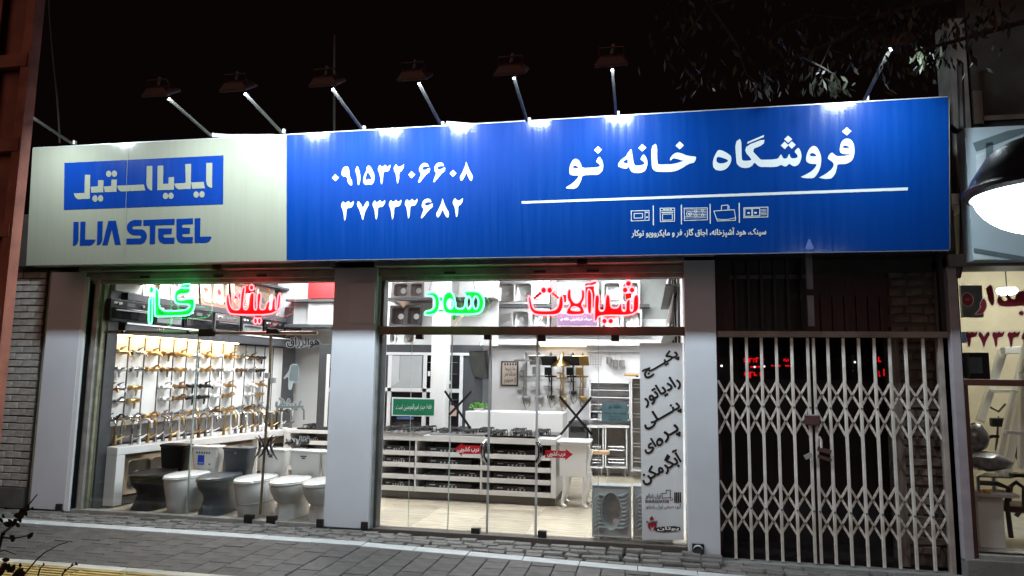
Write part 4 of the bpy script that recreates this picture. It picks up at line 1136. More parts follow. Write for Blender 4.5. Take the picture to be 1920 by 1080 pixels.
def stick(t, x0, x1, z0, z1, m, nm='sticker', y=.352, tilt=0):
    L = Vector(t.location); o = MB().box(L.x+x0, L.x+x1, L.y+y-.004, L.y+y, L.z+z0, L.z+z1).build(nm, m, t); return o
m_bl = mat('blue_sticker', (.008, .05, .42), .35)
s_ = stick(t2, -.085, .005, .50, .62, m_bl, y=.353)
tm_ = MB(); text_px(tm_, '8888', 0, 0, 1, 1, lambda u, v: Vector((t2.location.x-.075+.07*u, t2.location.y+.348, .535-.015*v))); tm_.build('sticker_print', m_whitem, s_)
dots = MB()
for k in range(6): dots.lathe([(0, -.352), (.012, -.352), (.012, -.350), (0, -.350)], (t2.location.x-.10+.034*k, t2.location.y+.70, .655), 10, 1)
dots.build('badge_row', mat('dark_print', (.03, .05, .08), .5), t2)
dk = mat('dark_print', (.03, .05, .08), .5)
stick(t2, .07, .09, .50, .52, dk, 'badge', .354)
stick(t3, -.012, .012, .655, .68, mat('badge_silver', (.55, .55, .56), .3, .6), 'badge', .348)
for t in (t4, t5):
    stick(t, -.05, .03, .655, .668, dk, 'badge', .348); stick(t, -.03, .01, .63, .645, dk, 'badge', .349)
for t, xx in ((t5, 0), (t6, 0)): stick(t, xx-.04, xx+.03, .05, .11, mat('pale_label', (.5, .52, .5), .5), 'sticker', -.118)
L4 = Vector(t4.location); eg_ = lambda rx, ry, z: [L4+Vector((rx*cos(2*pi*i/24), min(.105+ry*sin(2*pi*i/24), .40), z)) for i in range(24)]
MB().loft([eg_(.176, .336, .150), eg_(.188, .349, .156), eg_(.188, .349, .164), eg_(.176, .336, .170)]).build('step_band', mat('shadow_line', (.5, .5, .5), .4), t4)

# ------------------------------------------------------------------ hob island
IY0, IY1 = 1.72, 2.42
ix0, ix1 = -3.36, -1.10
iz = .80
isl = thing('hob_island', 'long white open fronted island with shelves of hobs', 'counter', ((ix0+ix1)/2, 2.0, 0))
MB().box(ix0, ix1, IY0-.01, IY1, iz-.075, iz).build('worktop', m_white, isl, bevel=.004)
MB().box(ix0+.01, ix1-.01, IY0+.03, IY1-.02, .012, .10).build('plinth', m_darkbrown, isl)
MB().box(ix0+.01, ix1-.01, IY1-.03, IY1-.01, .10, iz-.076).build('back_panel', m_darkbrown, isl)
ux = [ix0, at(779, 870, IY0).x, at(902, 880, IY0).x, ix1]
for k, xx in enumerate(ux):
    w = .022 if k in (1, 2) else (.06 if k == 3 else .03)
    a, b = (xx-w, xx) if k == 3 else ((xx, xx+w) if k == 0 else (xx-w/2, xx+w/2))
    MB().box(a, b, IY0, IY1-.031, .101, iz-.077).build('upright', m_white, isl, bevel=.002)
shelf_z = [.108, .255, .40, .545]
bays = [(ux[0]+.034, ux[1]-.015), (ux[1]+.015, ux[2]-.015), (ux[2]+.015, ux[3]-.064)]
for bi, (a, b) in enumerate(bays):
    for si, z in enumerate(shelf_z):
        MB().box(a, b, IY0+.012, IY1-.04, z, z+.02).build('shelf', m_white, isl)
        MB().box(a, b, IY0-.006, IY0+.010, z-.004, z+.055).build('shelf_front', m_white, isl, bevel=.002)
def gas_hob(w, d, m_pl, dark=False, knobs=5, burners=4):
    t = thing('gas_hob', 'proto', 'gas hob', (0, 0, 0), 'hobs set out on the island')
    MB().box(-w/2, w/2, -d/2, d/2, 0, .022).build('plate', m_pl, t, bevel=.005)
    bs = [(-w*.30, d*.2), (-w*.30, -d*.16), (w*.18, d*.2), (w*.18, -d*.16), (-w*.06, .02)][:burners]
    for (bx, by) in bs:
        MB().lathe([(0, .022), (.055, .022), (.055, .034), (.038, .036), (.036, .046), (0, .048)], (bx, by, 0), 12).build('burner', m_castiron, t, smooth=True)
    gr = MB()
    for (bx, by) in bs:
        r = .105
        for a in range(4):
            th = a*pi/2+pi/4
            gr.tube([(bx+.03*cos(th), by+.03*sin(th), .066), (bx+r*cos(th), by+r*sin(th), .064), (bx+r*cos(th)*1.04, by+r*sin(th)*1.04, .024)], .006, 5)
        gr.tube([(bx+r*cos(pi/4+k*pi/2), by+r*sin(pi/4+k*pi/2), .058) for k in range(4)], .006, 5, closed=True)
    gr.build('grate', m_castiron, t)
    for k in range(knobs):
        MB().lathe([(0, .022), (.02, .022), (.018, .045), (0, .047)], (-w*.25+k*w*.5/(knobs-1), -d/2+.05, 0), 10).build('knob', m_chrome, t, smooth=True)
    return t
H1 = gas_hob(.66, .46, m_blackg); H2 = gas_hob(.70, .46, m_steel)
spots = [(H1, -3.02, 2.22, 'black gas hob at the back of the island below the green plaque'), (H2, -3.12, 1.93, 'pale steel gas hob at the left end of the island'), (H2, -2.36, 1.96, 'steel framed gas hob in front of the interior column'),
         (H1, -2.22, 2.24, 'black gas hob at the back beside the white desk panel'), (H1, -1.66, 1.94, 'black gas hob with tall grates between the two door handles'), (H1, -1.46, 2.24, 'black gas hob at the back right corner of the island')]
seen = set()
for src, x, y, lab in spots:
    if src.name not in seen: seen.add(src.name); o = src; o.location = (x, y, iz+.002); o['label'] = lab
    else: o = copy_tree(src, (x, y, iz+.002), 0, lab)
# shelf hobs: flat black hobs with bright knobs, front edge seen
SH = thing('boxed_hob', 'proto', 'gas hob', (0, 0, 0), 'hobs lying on the island shelves')
MB().box(-.30, .30, 0, .46, 0, .03).build('plate', m_blackg, SH, bevel=.004)
MB().box(-.29, .29, .004, .02, .031, .085).build('control_front', m_blackm, SH, bevel=.003)
kb = MB()
for k in range(5): kb.lathe([(0, 0), (.013, 0), (.012, .012), (0, .012)], (-.10+k*.05, -.008, .045), 8, 1)
kb.build('knob_row', m_steel, SH, smooth=True)
MB().box(-.24, -.17, -.003, .003, .055, .066).build('badge', m_steel, SH); MB().box(.02, .09, -.003, .003, .066, .074).build('badge', m_steel, SH)
bayn = ['left bay', 'middle bay', 'right bay']; shn = ['lowest', 'second lowest', 'third', 'top']
first = True
for bi, (a, b) in enumerate(bays):
    for si, z in enumerate(shelf_z):
        if (bi, si) in ((0, 1),): continue
        n = 1 if bi != 2 else 1
        xs_ = [(a+b)/2] if b-a < .7 else ([a+.66] if (bi, si) == (1, 1) else [a+.31, b-.31] if b-a > 1.2 else [(a+b)/2])
        for q, xx in enumerate(xs_):
            lab = 'black hob on the %s shelf in the %s of the island' % (shn[si], bayn[bi])
            s = min(1, (b-a-.03)/.6)
            if first: o = SH; first = False; o.location = (xx, IY0+.03, z+.022); o['label'] = lab; o.scale = (s, 1, 1)
            else: o = copy_tree(SH, (xx, IY0+.03, z+.022), 0, lab, scale=(s, 1, 1))

# ------------------------------------------------------------------ white side table with curved legs
tbx0, tbx1, tby0, tby1 = -1.055, -.73, 1.70, 2.10
tb = thing('carved_table', 'white carved drawer table with curved legs beside the island', 'table', (-.9, 1.9, 0))
MB().box(tbx0, tbx1, tby0, tby1, .36, .755).build('drawer_case', m_white, tb, bevel=.012)
MB().box(tbx0-.03, tbx1+.05, tby0-.03, tby1+.03, .757, .785).build('table_top', m_white, tb, bevel=.012)
for (lx, ly) in ((tbx0+.04, tby0+.04), (tbx1-.03, tby0+.04), (tbx1-.02, tby1-.05), (tbx0+.04, tby1-.05)):
    MB().tube([(lx, ly, .42), (lx+.03, ly-.01, .34), (lx+.035, ly-.01, .24), (lx, ly, .10), (lx-.005, ly, .04), (lx+.03, ly-.012, .006)], [.035, .04, .032, .02, .018, .028], 8).build('leg', m_white, tb, smooth=True)
MB().tube([(tbx1+.005, tby0+.02, .74), (tbx1+.05, tby0+.02, .66), (tbx1+.02, tby0+.02, .52), (tbx1+.03, tby0+.02, .40)], [.02, .03, .02, .03], 8).build('carving', m_white, tb, smooth=True)
for k in range(3): MB().lathe([(0, 0), (.014, 0), (.012, .02), (0, .02)], (tbx1+.004, tby0+.12+.12*k, .60), 8, 0).build('knob', m_steel, tb)
tag(MB().obox((-.60, 2.3, .60), (.22, .12, .04)).build('tan_stool_seat', mat('tan_wood', (.55, .36, .22), .5), origin=Vector((-.6, 2.3, .58))), 'small tan wooden slab showing past the carved table', 'wood slab')
# white stand legs left of the table
stnd = thing('stool', 'white stool standing behind the carved table', 'stool', (-.98, 2.5, 0))
MB().box(-1.10, -.80, 2.40, 2.66, .40, .43).build('seat', m_white, stnd, bevel=.004)
for (lx, ly) in ((-1.08, 2.42), (-.83, 2.42), (-1.08, 2.63), (-.83, 2.63)): MB().box(lx-.015, lx+.015, ly-.015, ly+.015, .004, .399).build('leg', m_white, stnd)

# ------------------------------------------------------------------ reception desk behind the island, small plant
DY = 2.75
d0, d1, dz0, dz1 = rect(872, 773, 1055, 812, DY)
dsk = MB().box(d0, d1, DY, DY+.5, .02, dz1).build('desk_panel', m_white, bevel=.008, origin=Vector(((d0+d1)/2, DY, 0)))
dsk.name = 'reception_desk'; tag(dsk, 'plain white reception desk rising behind the island hobs', 'desk')
pp = at(897, 770, DY+.2)
pt = thing('potted_plant', 'small bright green plant on the white desk', 'plant', (pp.x, DY+.2, dz1))
MB().lathe([(.06, 0), (.075, .035), (.07, .035), (.0, .03)], (pp.x, DY+.2, dz1+.001), 14).build('pot', m_whitem, pt, smooth=True)
lf = MB()
for k in range(70):
    a = rnd.uniform(0, 2*pi); r = rnd.uniform(.01, .12); h = rnd.uniform(.02, .09)
    c = Vector((pp.x+r*cos(a)*1.1, DY+.2+r*sin(a)*.5, dz1+.02+h)); s = rnd.uniform(.018, .032)
    u = Vector((rnd.uniform(-1, 1), rnd.uniform(-.5, .5), rnd.uniform(-.3, 1))).normalized(); v = u.cross(Vector((rnd.uniform(-1, 1), 1, rnd.uniform(-1, 1)))).normalized()
    lf.add([c-u*s, c+v*s*.6, c+u*s, c-v*s*.6], [(0, 1, 2, 3)])
lf.build('foliage', mat('leaf_bright', (.10, .33, .03), .5, var=.25), pt)

# ------------------------------------------------------------------ oven tower wall
OY = 3.0
ov = thing('oven_wall', 'dark tall units with white frames holding built in ovens', 'cabinet wall', (-3.3, OY, 0))
o0 = at(590, 720, OY).x
def oven_unit(xa, xb, nm='carcass'):
    X0, X1 = at(xa, 720, OY).x, at(xb, 720, OY).x
    ztp = at((xa+xb)/2, 646, OY).z
    MB().box(X0, X1, OY, OY+.6, .02, ztp).build(nm, m_grey, ov, bevel=.003)
    return X0, X1, ztp
oven_unit(596, 905)
m_fr = mat('white_frame', (.76, .77, .80), .3, var=.02)
def fbar(x0, y0, x1, y1, Y=OY-.02, m=m_fr, nm='frame', th=.02):
    a, b, c, d = rect(x0, y0, x1, y1, Y)
    MB().box(a, b, Y, Y+th-.0015, c, d).build(nm, m, ov)
for b in ((722, 661, 904, 666), (726, 666, 733, 800), (792, 666, 799, 800), (861, 666, 867, 800), (722, 728, 861, 735), (610, 664, 616, 800), (616, 728, 700, 735)): fbar(*b, Y=OY-.022)
def unit(x0, y0, x1, y1, m, label, nm='oven_front', niche=False):
    a, b, c, d = rect(x0, y0, x1, y1, OY-.012)
    u = MB().box(a, b, OY-.012, OY-.001, c, d).build(nm, m, ov, bevel=.002)
    return (a, b, c, d, u)
na = unit(734, 667, 791, 727, mat('niche_grey', (.42, .44, .46), .6, var=.04), '', 'niche_back')
a, b, c, d, u = na
MB().add([(a, OY-.014, c), (a+.13, OY-.0135, c+.10), (a+.13, OY-.0135, d), (a, OY-.014, d)], [(0, 1, 2, 3)]).build('niche_side', mat('niche_side', (.55, .57, .6), .6, var=.04), u)
MB().box(a+.125, a+.129, OY-.016, OY-.013, c+.11, d).build('door_gap', m_grey, u)
for (x0, y0, x1, y1) in ((800, 667, 810, 727), (838, 667, 860, 727), (734, 736, 791, 798), (800, 736, 810, 798), (838, 737, 860, 798), (726-4, 736, 725, 798), (617, 690, 640, 727), (617, 737, 640, 800)):
    a, b, c, d, u = unit(x0, y0, x1, y1, m_blackg, '')
    if b-a > .08:
        MB().box(a+.02, b-.02, OY-.03, OY-.016, c+(d-c)*.78, c+(d-c)*.80).build('handle', m_steel, u)
        MB().box(a+.02, b-.02, OY-.0145, OY-.0125, c+(d-c)*.42, c+(d-c)*.435).build('trim', m_steel, u)
fbar(617, 668, 640, 686, Y=OY-.02, m=m_steel, nm='oven_panel')
fbar(802, 696, 807, 705, Y=OY-.026, m=m_whitem, nm='price_tag', th=.004); fbar(838, 714, 847, 720, Y=OY-.026, m=m_whitem, nm='price_tag', th=.004)
fbar(843, 760, 856, 780, Y=OY-.028, m=mat('red_white_card', (.65, .45, .40), .5), nm='card', th=.004)
fbar(744, 782, 775, 786, Y=OY-.03, m=mat('blue_handle', (.05, .12, .30), .4), nm='blue_handle', th=.01)
# upper storage level above the ovens
ztp = at(760, 646, OY).z
UY = 3.15
m_pale = mat('pale_cupboard', (.70, .70, .71), .5, var=.03)
up = thing('upper_storage', 'pale upper cupboards and shelf above the oven units', 'shelf', (-3.3, UY, ztp))
X0, X1 = at(722, 600, UY).x, at(925, 600, UY).x
MB().box(at(640, 600, UY).x, X1, UY+.35, UY+.37, ztp+.01, ZC).build('back_board', m_pale, up)
shz = at(760, 561, UY).z
MB().box(X0, X1-.1, UY-.05, UY+.34, shz-.02, shz+.02).build('shelf', m_grey, up)
MB().box(X1-.55, X1, UY+.05, UY+.34, shz+.022, ZC).build('cupboard', m_pale, up, bevel=.004)
MB().tube([at(850, 615, UY), at(872, 585, UY), at(887, 570, UY)], .02, 6).build('brace', mat('cream_brace', (.65, .56, .38), .5), up)
MB().lathe([(0, -.09), (.10, 0), (.09, .0), (0, -.07)], at(757, 566, UY-.02), 14).build('down_light_shade', mat('peach_shade', (.75, .55, .45), .5), up)
def back_sink(x0, y0, x1, y1, Y, label, bowls, mt, ribs=None, depth=.12, drain=True, lean=.08, grp='sinks on the upper shelves', mt_in=None):
    a, b, c, d = rect(x0, y0, x1, y1, Y)
    w, h = b-a, d-c
    sink('display_sink', label, w, h, [(p*w, q*h, r*w, s*h, .04) for p, q, r, s in bowls], fB(a, Y, c, lean), mt, depth=depth, ribs=[((p[0]*w, p[1]*h), (q[0]*w, q[1]*h)) for p, q in ribs] if ribs else None, group=grp, drain=drain, mt_in=mt_in)
m_granite = mat('black_granite', (.035, .037, .042), .55, var=.25, scale=60)
m_granite2 = mat('grey_granite', (.17, .15, .155), .55, var=.2, scale=60)
back_sink(733, 529, 794, 558, UY, 'grey brown double bowl sink on the upper shelf at the left', [(.30, .5, .42, .8), (.78, .5, .36, .8)], m_granite2, drain='w')
back_sink(730, 572, 791, 611, UY, 'black double bowl granite sink below the upper shelf', [(.27, .48, .40, .82), (.75, .48, .38, .82)], m_granite, drain='w')
back_sink(728, 624, 742, 645, UY+.02, 'narrow white sink standing on top of the oven units', [(.5, .5, .7, .8)], m_whitem)
back_sink(754, 624, 779, 645, UY+.02, 'white square sink on the oven units beside the column', [(.5, .5, .75, .8)], m_whitem)

# monitor tilted on the end of the oven units
mc = at(900, 683, 2.9)
mo = thing('monitor', 'dark flat monitor tilted on a wall arm at the end of the oven units', 'monitor', mc)
Rm = Matrix.Rotation(radians(-38), 3, 'Z') @ Matrix.Rotation(radians(12), 3, 'X')
MB().obox(mc, (.38, .05, .40), Rm).build('screen_case', m_blackm, mo, bevel=.008)
MB().obox(mc+Rm@Vector((0, -.027, 0)), (.34, .004, .35), Rm).build('screen', mat('screen_off', (.035, .038, .035), .2), mo)
MB().tube([mc+Rm@Vector((0, .03, .05)), at(897, 655, 3.05), at(903, 642, 3.2)], .018, 8).build('arm', m_steel, mo, smooth=True)

# ------------------------------------------------------------------ shower wall
SY = 4.75
sw = thing('shower_wall', 'pale display wall with a moulded ledge behind the showers', 'display wall', (-1.5, SY, 0))
X0, X1 = at(908, 700, SY).x, XR-.002
zl = at(1000, 648, SY).z
MB().box(X0, X1, SY, YB-.002, 0, zl+.9).build('panel', mat('pale_panel', (.72, .71, .72), .6, var=.03), sw)
MB().box(X0, X1, SY-.012, SY-.002, zl+.45, zl+1.25).build('upper_board', mat('grey_board', (.30, .315, .31), .6, var=.05), sw)
MB().box(X0, X1, SY-.16, SY-.001, zl, zl+.10).build('ledge', m_white, sw, bevel=.01)
MB().box(at(1015, 650, SY).x, at(1100, 650, SY).x, SY-.13, SY-.10, zl-.012, zl-.002).build('warm_strip', emit('warm_glow_soft', (1, .70, .40), L_WARM*.2), sw)
MB().box(X0-.06, X0-.001, SY-.25, SY-.001, 0, zl+.5).build('side_board', mat('lilac_grey', (.36, .35, .38), .6), sw)
# framed calligraphy
a, b, c, d = rect(939, 677, 971.5, 724, SY-.03)
fr = thing('framed_calligraphy', 'framed black calligraphy print on the shower wall', 'picture', ((a+b)/2, SY, c))
MB().box(a, b, SY-.025, SY-.003, c, d).build('frame', m_darkbrown, fr, bevel=.004)
MB().box(a+.025, b-.025, SY-.029, SY-.0255, c+.025, d-.025).build('paper', mat('tan_paper', (.50, .40, .33), .7), fr)
cw = MB()
fp = lambda x, y: at(x, y, SY-.0305)
text_px(cw, shape('ما زنیجا'), 947, 687, 966, 696, fp, bold=.02); text_px(cw, shape('صدف سر'), 946, 696, 967, 707, fp, bold=.03); text_px(cw, shape('از حسینیم'), 945, 707, 967, 720, fp, bold=.03)
for k in range(5): cw.poly([ell(947+k*5, 683, 1.8, 2.6, 8)], fp)
cw.build('calligraphy', dk, fr)
def shower(xc, ytop, yhead, ybot, head, m, label, hand='r'):
    Y = SY-.05
    p = lambda x, y, dy=0: at(x, y, Y-dy)
    t = thing('shower_set', label, 'shower', at(xc, ybot, Y), 'shower sets on the pale wall')
    MB().tube([p(xc, ybot), p(xc, ytop+4), p(xc, ytop, .02), p(xc-1, ytop-1, .08), p(xc-3, ytop+3, .18), p(xc-4, yhead-1, .22)], .013, 8).build('riser', m, t, smooth=True)
    hc = p(xc-4, yhead+2, .22)
    if head == 'round': MB().lathe([(.02, .03), (.17, .012), (.17, -.012), (.0, -.014)], hc, 20).build('shower_head', m, t, smooth=True)
    elif head == 'bell': MB().lathe([(.02, .13), (.05, .08), (.12, .03), (.16, -.02), (.15, -.03), (0, -.02)], hc-Vector((0, 0, .04)), 20).build('shower_head', m, t, smooth=True)
    else: MB().obox(hc, (.26 if head == 'square' else .26, .24, .018), Matrix.Rotation(radians(-38), 3, 'X')).build('shower_head', m, t, bevel=.004)
    MB().tube([p(xc-4, yhead-2, .22), p(xc-4, yhead+2, .22)], .018, 8).build('joint', m, t)
    hh = p(xc-6, yhead+22, .10)
    if head in ('round', 'bell'): MB().lathe([(.02, .02), (.06, .0), (.055, -.015), (0, -.016)], hh, 14).build('hand_shower', m, t, smooth=True)
    else: MB().obox(hh, (.12, .06, .13)).build('hand_shower', m, t, bevel=.004)
    MB().tube([hh, p(xc-5, yhead+32, .08), p(xc-3, yhead+42, .04)], .012, 6).build('hand_grip', m, t, smooth=True)
    MB().obox(p(xc-1, yhead+32, .04), (.20, .05, .03)).build('slider', m_chrome if m in (m_whitem, m_chrome) else m, t, bevel=.004)
    MB().box(p(xc-7, 0).x, p(xc+7, 0).x, Y-.10, Y, p(xc, ybot-26).z-.006, p(xc, ybot-26).z+.006).build('shelf', m, t)
    MB().obox(p(xc, ybot-6, .02), (.14, .07, .05)).build('valve', m_chrome if m in (m_whitem,) else m, t, bevel=.01)
    MB().tube([p(xc-4, yhead+42, .04), p(xc-6, ybot-20, .05), p(xc-5, ybot+4, .06), p(xc, ybot+16, .06), p(xc+6, ybot+8, .06), p(xc+7, ybot-10, .06), p(xc+1, ybot-8, .04)], .010, 6).build('hose', m_steel if m is not m_gold else m, t, smooth=True)
shower(987, 663, 674, 752, 'round', m_steel, 'chrome shower set with round rain head next to the framed calligraphy')
shower(1011, 662, 673, 752, 'square', m_steel, 'chrome shower set with pale square head behind the door stile')
shower(1034, 663, 674, 750, 'square', m_blackm, 'black shower set with large dark square head')
shower(1056, 662, 677, 756, 'bell', m_gold, 'shower set with gold bell shaped head and white riser')
shower(1075, 663, 674, 742, 'rect', m_blackm, 'dark shower set with small rectangular head left of the gold square one')
shower(1093, 664, 674, 752, 'square', m_gold, 'gold shower set with flat square head at the end of the row')
# wall rail with hanging wire baskets
hr = thing('utensil_rail', 'thin wall rail with hanging wire baskets and steel cups', 'wall rail', at(1150, 661, SY-.04))
MB().tube([at(1100, 660, SY-.04), at(1199, 661, SY-.04)], .008, 6).build('rail', m_steel, hr)
wb = MB()
for k in range(5): wb.tube([at(1107+k*5, 664+(k % 2)*3, SY-.05), at(1107+k*5, 686+(k % 3)*2, SY-.05)], .004, 4)
for k in range(4): wb.tube([at(1106, 668+k*5, SY-.05), at(1128, 668+k*5, SY-.05)], .004, 4)
wb.build('wire_basket', m_steel, hr)
for xk, yk in ((1142, 676), (1154, 682), (1166, 682)):
    MB().tube([at(xk, yk-18, SY-.04), at(xk, yk-5, SY-.04)], .003, 4).build('hook', m_steel, hr)
    MB().lathe([(.03, -.06), (.045, -.05), (.045, .06), (.04, .06), (.035, -.04), (0, -.04)], at(xk, yk, SY-.07), 12).build('cup', m_steel, hr, smooth=True)
# white open wall cabinet with shelves
a, b, c, d = rect(1105, 716, 1182, 788, SY-.2)
wc = thing('wall_cabinet', 'white open wall cabinet with plate shelves behind the teal plaque', 'cabinet', ((a+b)/2, SY-.1, c))
for (p, q, r, s) in ((a, a+.02, c, d), (b-.02, b, c, d), (a, b, d-.02, d), (a, b, c, c+.02)):
    MB().box(p, q, SY-.22, SY-.002, r, s).build('carcass', m_white, wc)
MB().box(a, b, SY-.02, SY-.004, c, d).build('back', mat('cab_back', (.55, .55, .57), .6), wc)
for k in range(4):
    z = c+(d-c)*(.2+.19*k); MB().box(a+.02, b-.02, SY-.20, SY-.03, z, z+.012).build('shelf', m_white, wc)
MB().tube([(a+.02, SY-.15, d-.10), (b-.02, SY-.15, d-.10)], .008, 6).build('rail', m_steel, wc)
for k in range(3): MB().box(a+.05+k*.09, a+.11+k*.09, SY-.15, SY-.08, c+.022, c+.10).build('small_box', m_whitem if k else dk, wc)
# lower cabinets with pull-out wire racks
CYf = 4.35
def rack_cab(x0, x1, y0, y1, label, nr):
    a, b, c, d = rect(x0, y0, x1, y1, CYf)
    t = thing('rack_cabinet', label, 'cabinet', ((a+b)/2, CYf, 0), 'wire rack cabinets at the back')
    MB().box(a-.03, b+.03, CYf-.02, CYf+.4, d-.025, d).build('top', m_white, t)
    for (p, q) in ((a, a+.02), (b-.02, b)): MB().box(p, q, CYf, CYf+.38, c, d-.027).build('side', m_white, t)
    MB().box(a+.021, b-.021, CYf, CYf+.38, c, c+.02).build('bottom', m_white, t)
    MB().box(a+.021, b-.021, CYf+.36, CYf+.378, c+.021, d-.03).build('back', mat('taupe', (.22, .20, .175), .6), t)
    for k in range(nr):
        z = c+(d-c)*(.12+.30*k); w = MB()
        for q in (0, .05): w.tube([(a+.05, CYf+.03, z+q), (b-.05, CYf+.03, z+q), (b-.05, CYf+.33, z+q), (a+.05, CYf+.33, z+q)], .008, 5, closed=True)
        for q in range(5): w.tube([(a+.06+(b-a-.12)*q/4, CYf+.03, z), (a+.06+(b-a-.12)*q/4, CYf+.33, z)], .005, 4)
        w.build('wire_rack', m_steel, t)
    for p in (a+.04, b-.04): MB().cyl((p, CYf+.05, 0.004), (p, CYf+.05, c-.001), .015, 8).build('foot', m_steel, t)
rack_cab(1104, 1132, 799, 878, 'white cabinet with two wire pull out racks beside the carved table', 2)
rack_cab(1134, 1176, 799, 878, 'white cabinet with wire racks below the teal plaque', 2)
a, b, c, d = rect(1183, 710, 1215, 884, 4.2)
tc = thing('larder_cabinet', 'tall open larder cabinet with taupe back and wire shelves', 'cabinet', ((a+b)/2, 4.2, 0))
MB().box(a, a+.02, 4.2, 4.6, c, d).build('side', m_white, tc); MB().box(b-.02, b, 4.2, 4.6, c, d).build('side', m_white, tc); MB().box(a, b, 4.2, 4.6, d, d+.02).build('top', m_white, tc); MB().box(a+.021, b-.021, 4.2, 4.6, c, c+.02).build('bottom', m_white, tc)
MB().box(a+.021, b-.021, 4.57, 4.59, c+.021, d-.001).build('back', mat('taupe', (.22, .20, .175), .6), tc)
w = MB()
for k in range(6):
    z = c+(d-c)*(.1+.16*k)
    for q in (0, .05): w.tube([(a+.03, 4.24, z+q), (b-.03, 4.24, z+q)], .007, 5)
w.build('wire_rack', m_steel, tc)
bl = at(1190, 704, 4.3)
bt = thing('mixer_tool', 'small gold and black hand tool lying on the larder cabinet', 'tool', (bl.x, 4.3, d+.02))
MB().tube([(bl.x-.16, 4.3, d+.06), (bl.x+.06, 4.3, d+.055)], .022, 8).build('body', m_gold, bt); MB().tube([(bl.x+.03, 4.3, d+.05), (bl.x+.05, 4.3, d+.02)], .02, 8).build('grip', m_blackm, bt)
# dark appliance between desk and cabinets
a, b, c, d = rect(1066, 790, 1100, 815, 4.3)
da = thing('dish_washer', 'dark grey appliance between the desk and the wire rack cabinets', 'appliance', ((a+b)/2, 4.3, 0))
MB().box(a, b, 4.3, 4.7, .02, d).build('body', mat('dark_appliance', (.06, .06, .065), .4), da, bevel=.006)
MB().box(a+.03, b-.03, 4.285, 4.299, d-.16, d-.08).build('panel', m_blackg, da)

# sinks on the upper shelves at the back
BSY = 4.55
ush = thing('sink_shelf', 'grey upper shelf carrying the steel sinks above the shower wall', 'shelf', (-1.4, BSY, 2.7))
a, b, _, _ = rect(918, 571, 1218, 577, BSY)
z1 = at(1040, 573, BSY).z
MB().box(a, b, BSY-.02, SY+.2, z1-.03, z1+.015).build('shelf', m_grey, ush)
zlow = at(1000, 617, BSY).z
MB().box(a, b, BSY-.02, SY+.2, zlow-.03, zlow).build('shelf', m_grey, ush)
pst = at(1040, 573, BSY).x
MB().box(pst-.05, pst+.04, BSY-.03, BSY-.0, zlow, at(1040, 527, BSY).z+.5).build('post', mat('brown_post', (.14, .11, .11), .5), ush)
back_sink(924, 527, 1030, 570, BSY, 'steel double bowl sink with drainer on the upper shelf', [(.22, .5, .28, .78), (.53, .5, .28, .78)], m_steel, ribs=[((.72, .2+.1*k), (.95, .2+.1*k)) for k in range(7)], grp='steel sinks above the shower wall')
back_sink(922, 577, 1030, 616, BSY, 'steel single bowl sink with fan drainer on the lower shelf', [(.50, .45, .26, .70), (.83, .5, .24, .7)], m_steel, ribs=[((.05+.02*k, .1+.12*k), (.33, .45+.07*k)) for k in range(5)], grp='steel sinks above the shower wall')
a, b, c, d = rect(1043, 530, 1122, 613, BSY)
po = thing('framed_poster', 'framed sink poster with a purple caption band behind the red neon', 'poster', ((a+b)/2, BSY, c))
MB().box(a, b, BSY, BSY+.02, c, d).build('frame', m_whitem, po); MB().box(a+.02, b-.02, BSY-.004, BSY-.001, c+(d-c)*.30, d-.02).build('picture', mat('poster_pink', (.55, .42, .44), .4), po)
MB().box(a+.02, b-.02, BSY-.004, BSY-.001, c+.02, c+(d-c)*.295).build('caption_band', mat('poster_purple', (.20, .10, .20), .4), po)
tq = MB(); text_px(tq, shape('سینک ظرفشویی خانه نو'), 1051, 595, 1110, 602, lambda x, y: at(x, y, BSY-.006), bold=.02); tq.build('caption', m_whitem, po)
back_sink(1128, 526, 1200, 570, BSY, 'steel double sink behind the three red neon dots', [(.27, .5, .40, .78), (.76, .5, .38, .78)], m_steel, grp='steel sinks above the shower wall', drain='w')
back_sink(1126, 580, 1204, 618, BSY, 'steel double sink under the end of the red neon word', [(.27, .45, .40, .74), (.76, .45, .38, .74)], m_steel, grp='steel sinks above the shower wall', drain='w')
# slanted stack of sinks along the right wall
for k, (ya, nm) in enumerate(((1.2, 'steel sink nearest the glass on the right wall rack'), (2.0, 'middle steel sink on the right wall rack'), (2.8, 'steel sink farthest from the glass on the right wall rack'))):
    for j, z in enumerate((2.12, 2.62)):
        sink('steel_sink', nm+(', lower tier' if j == 0 else ', upper tier'), .66, .42, [(.20, .21, .28, .32, .04), (.48, .21, .24, .32, .04)], (lambda ya, z: lambda x, zz, d: Vector((XR-.12+d*.3+zz*.15, ya+x, z+zz)))(ya, z), m_steel, group='steel sinks racked on the right wall', depth=.12)
rk = thing('sink_rack', 'dark slotted rack along the right wall holding steel sinks', 'rack', (XR-.05, 2.2, 2.1))
for z in (2.09, 2.59): MB().box(XR-.16, XR-.004, .9, 3.7, z-.03, z-.004).build('rack_shelf', m_darkbrown, rk)
for yy in (1.0, 1.9, 2.75, 3.6): MB().box(XR-.03, XR-.004, yy-.02, yy+.02, 1.9, 3.2).build('rack_post', m_darkbrown, rk)

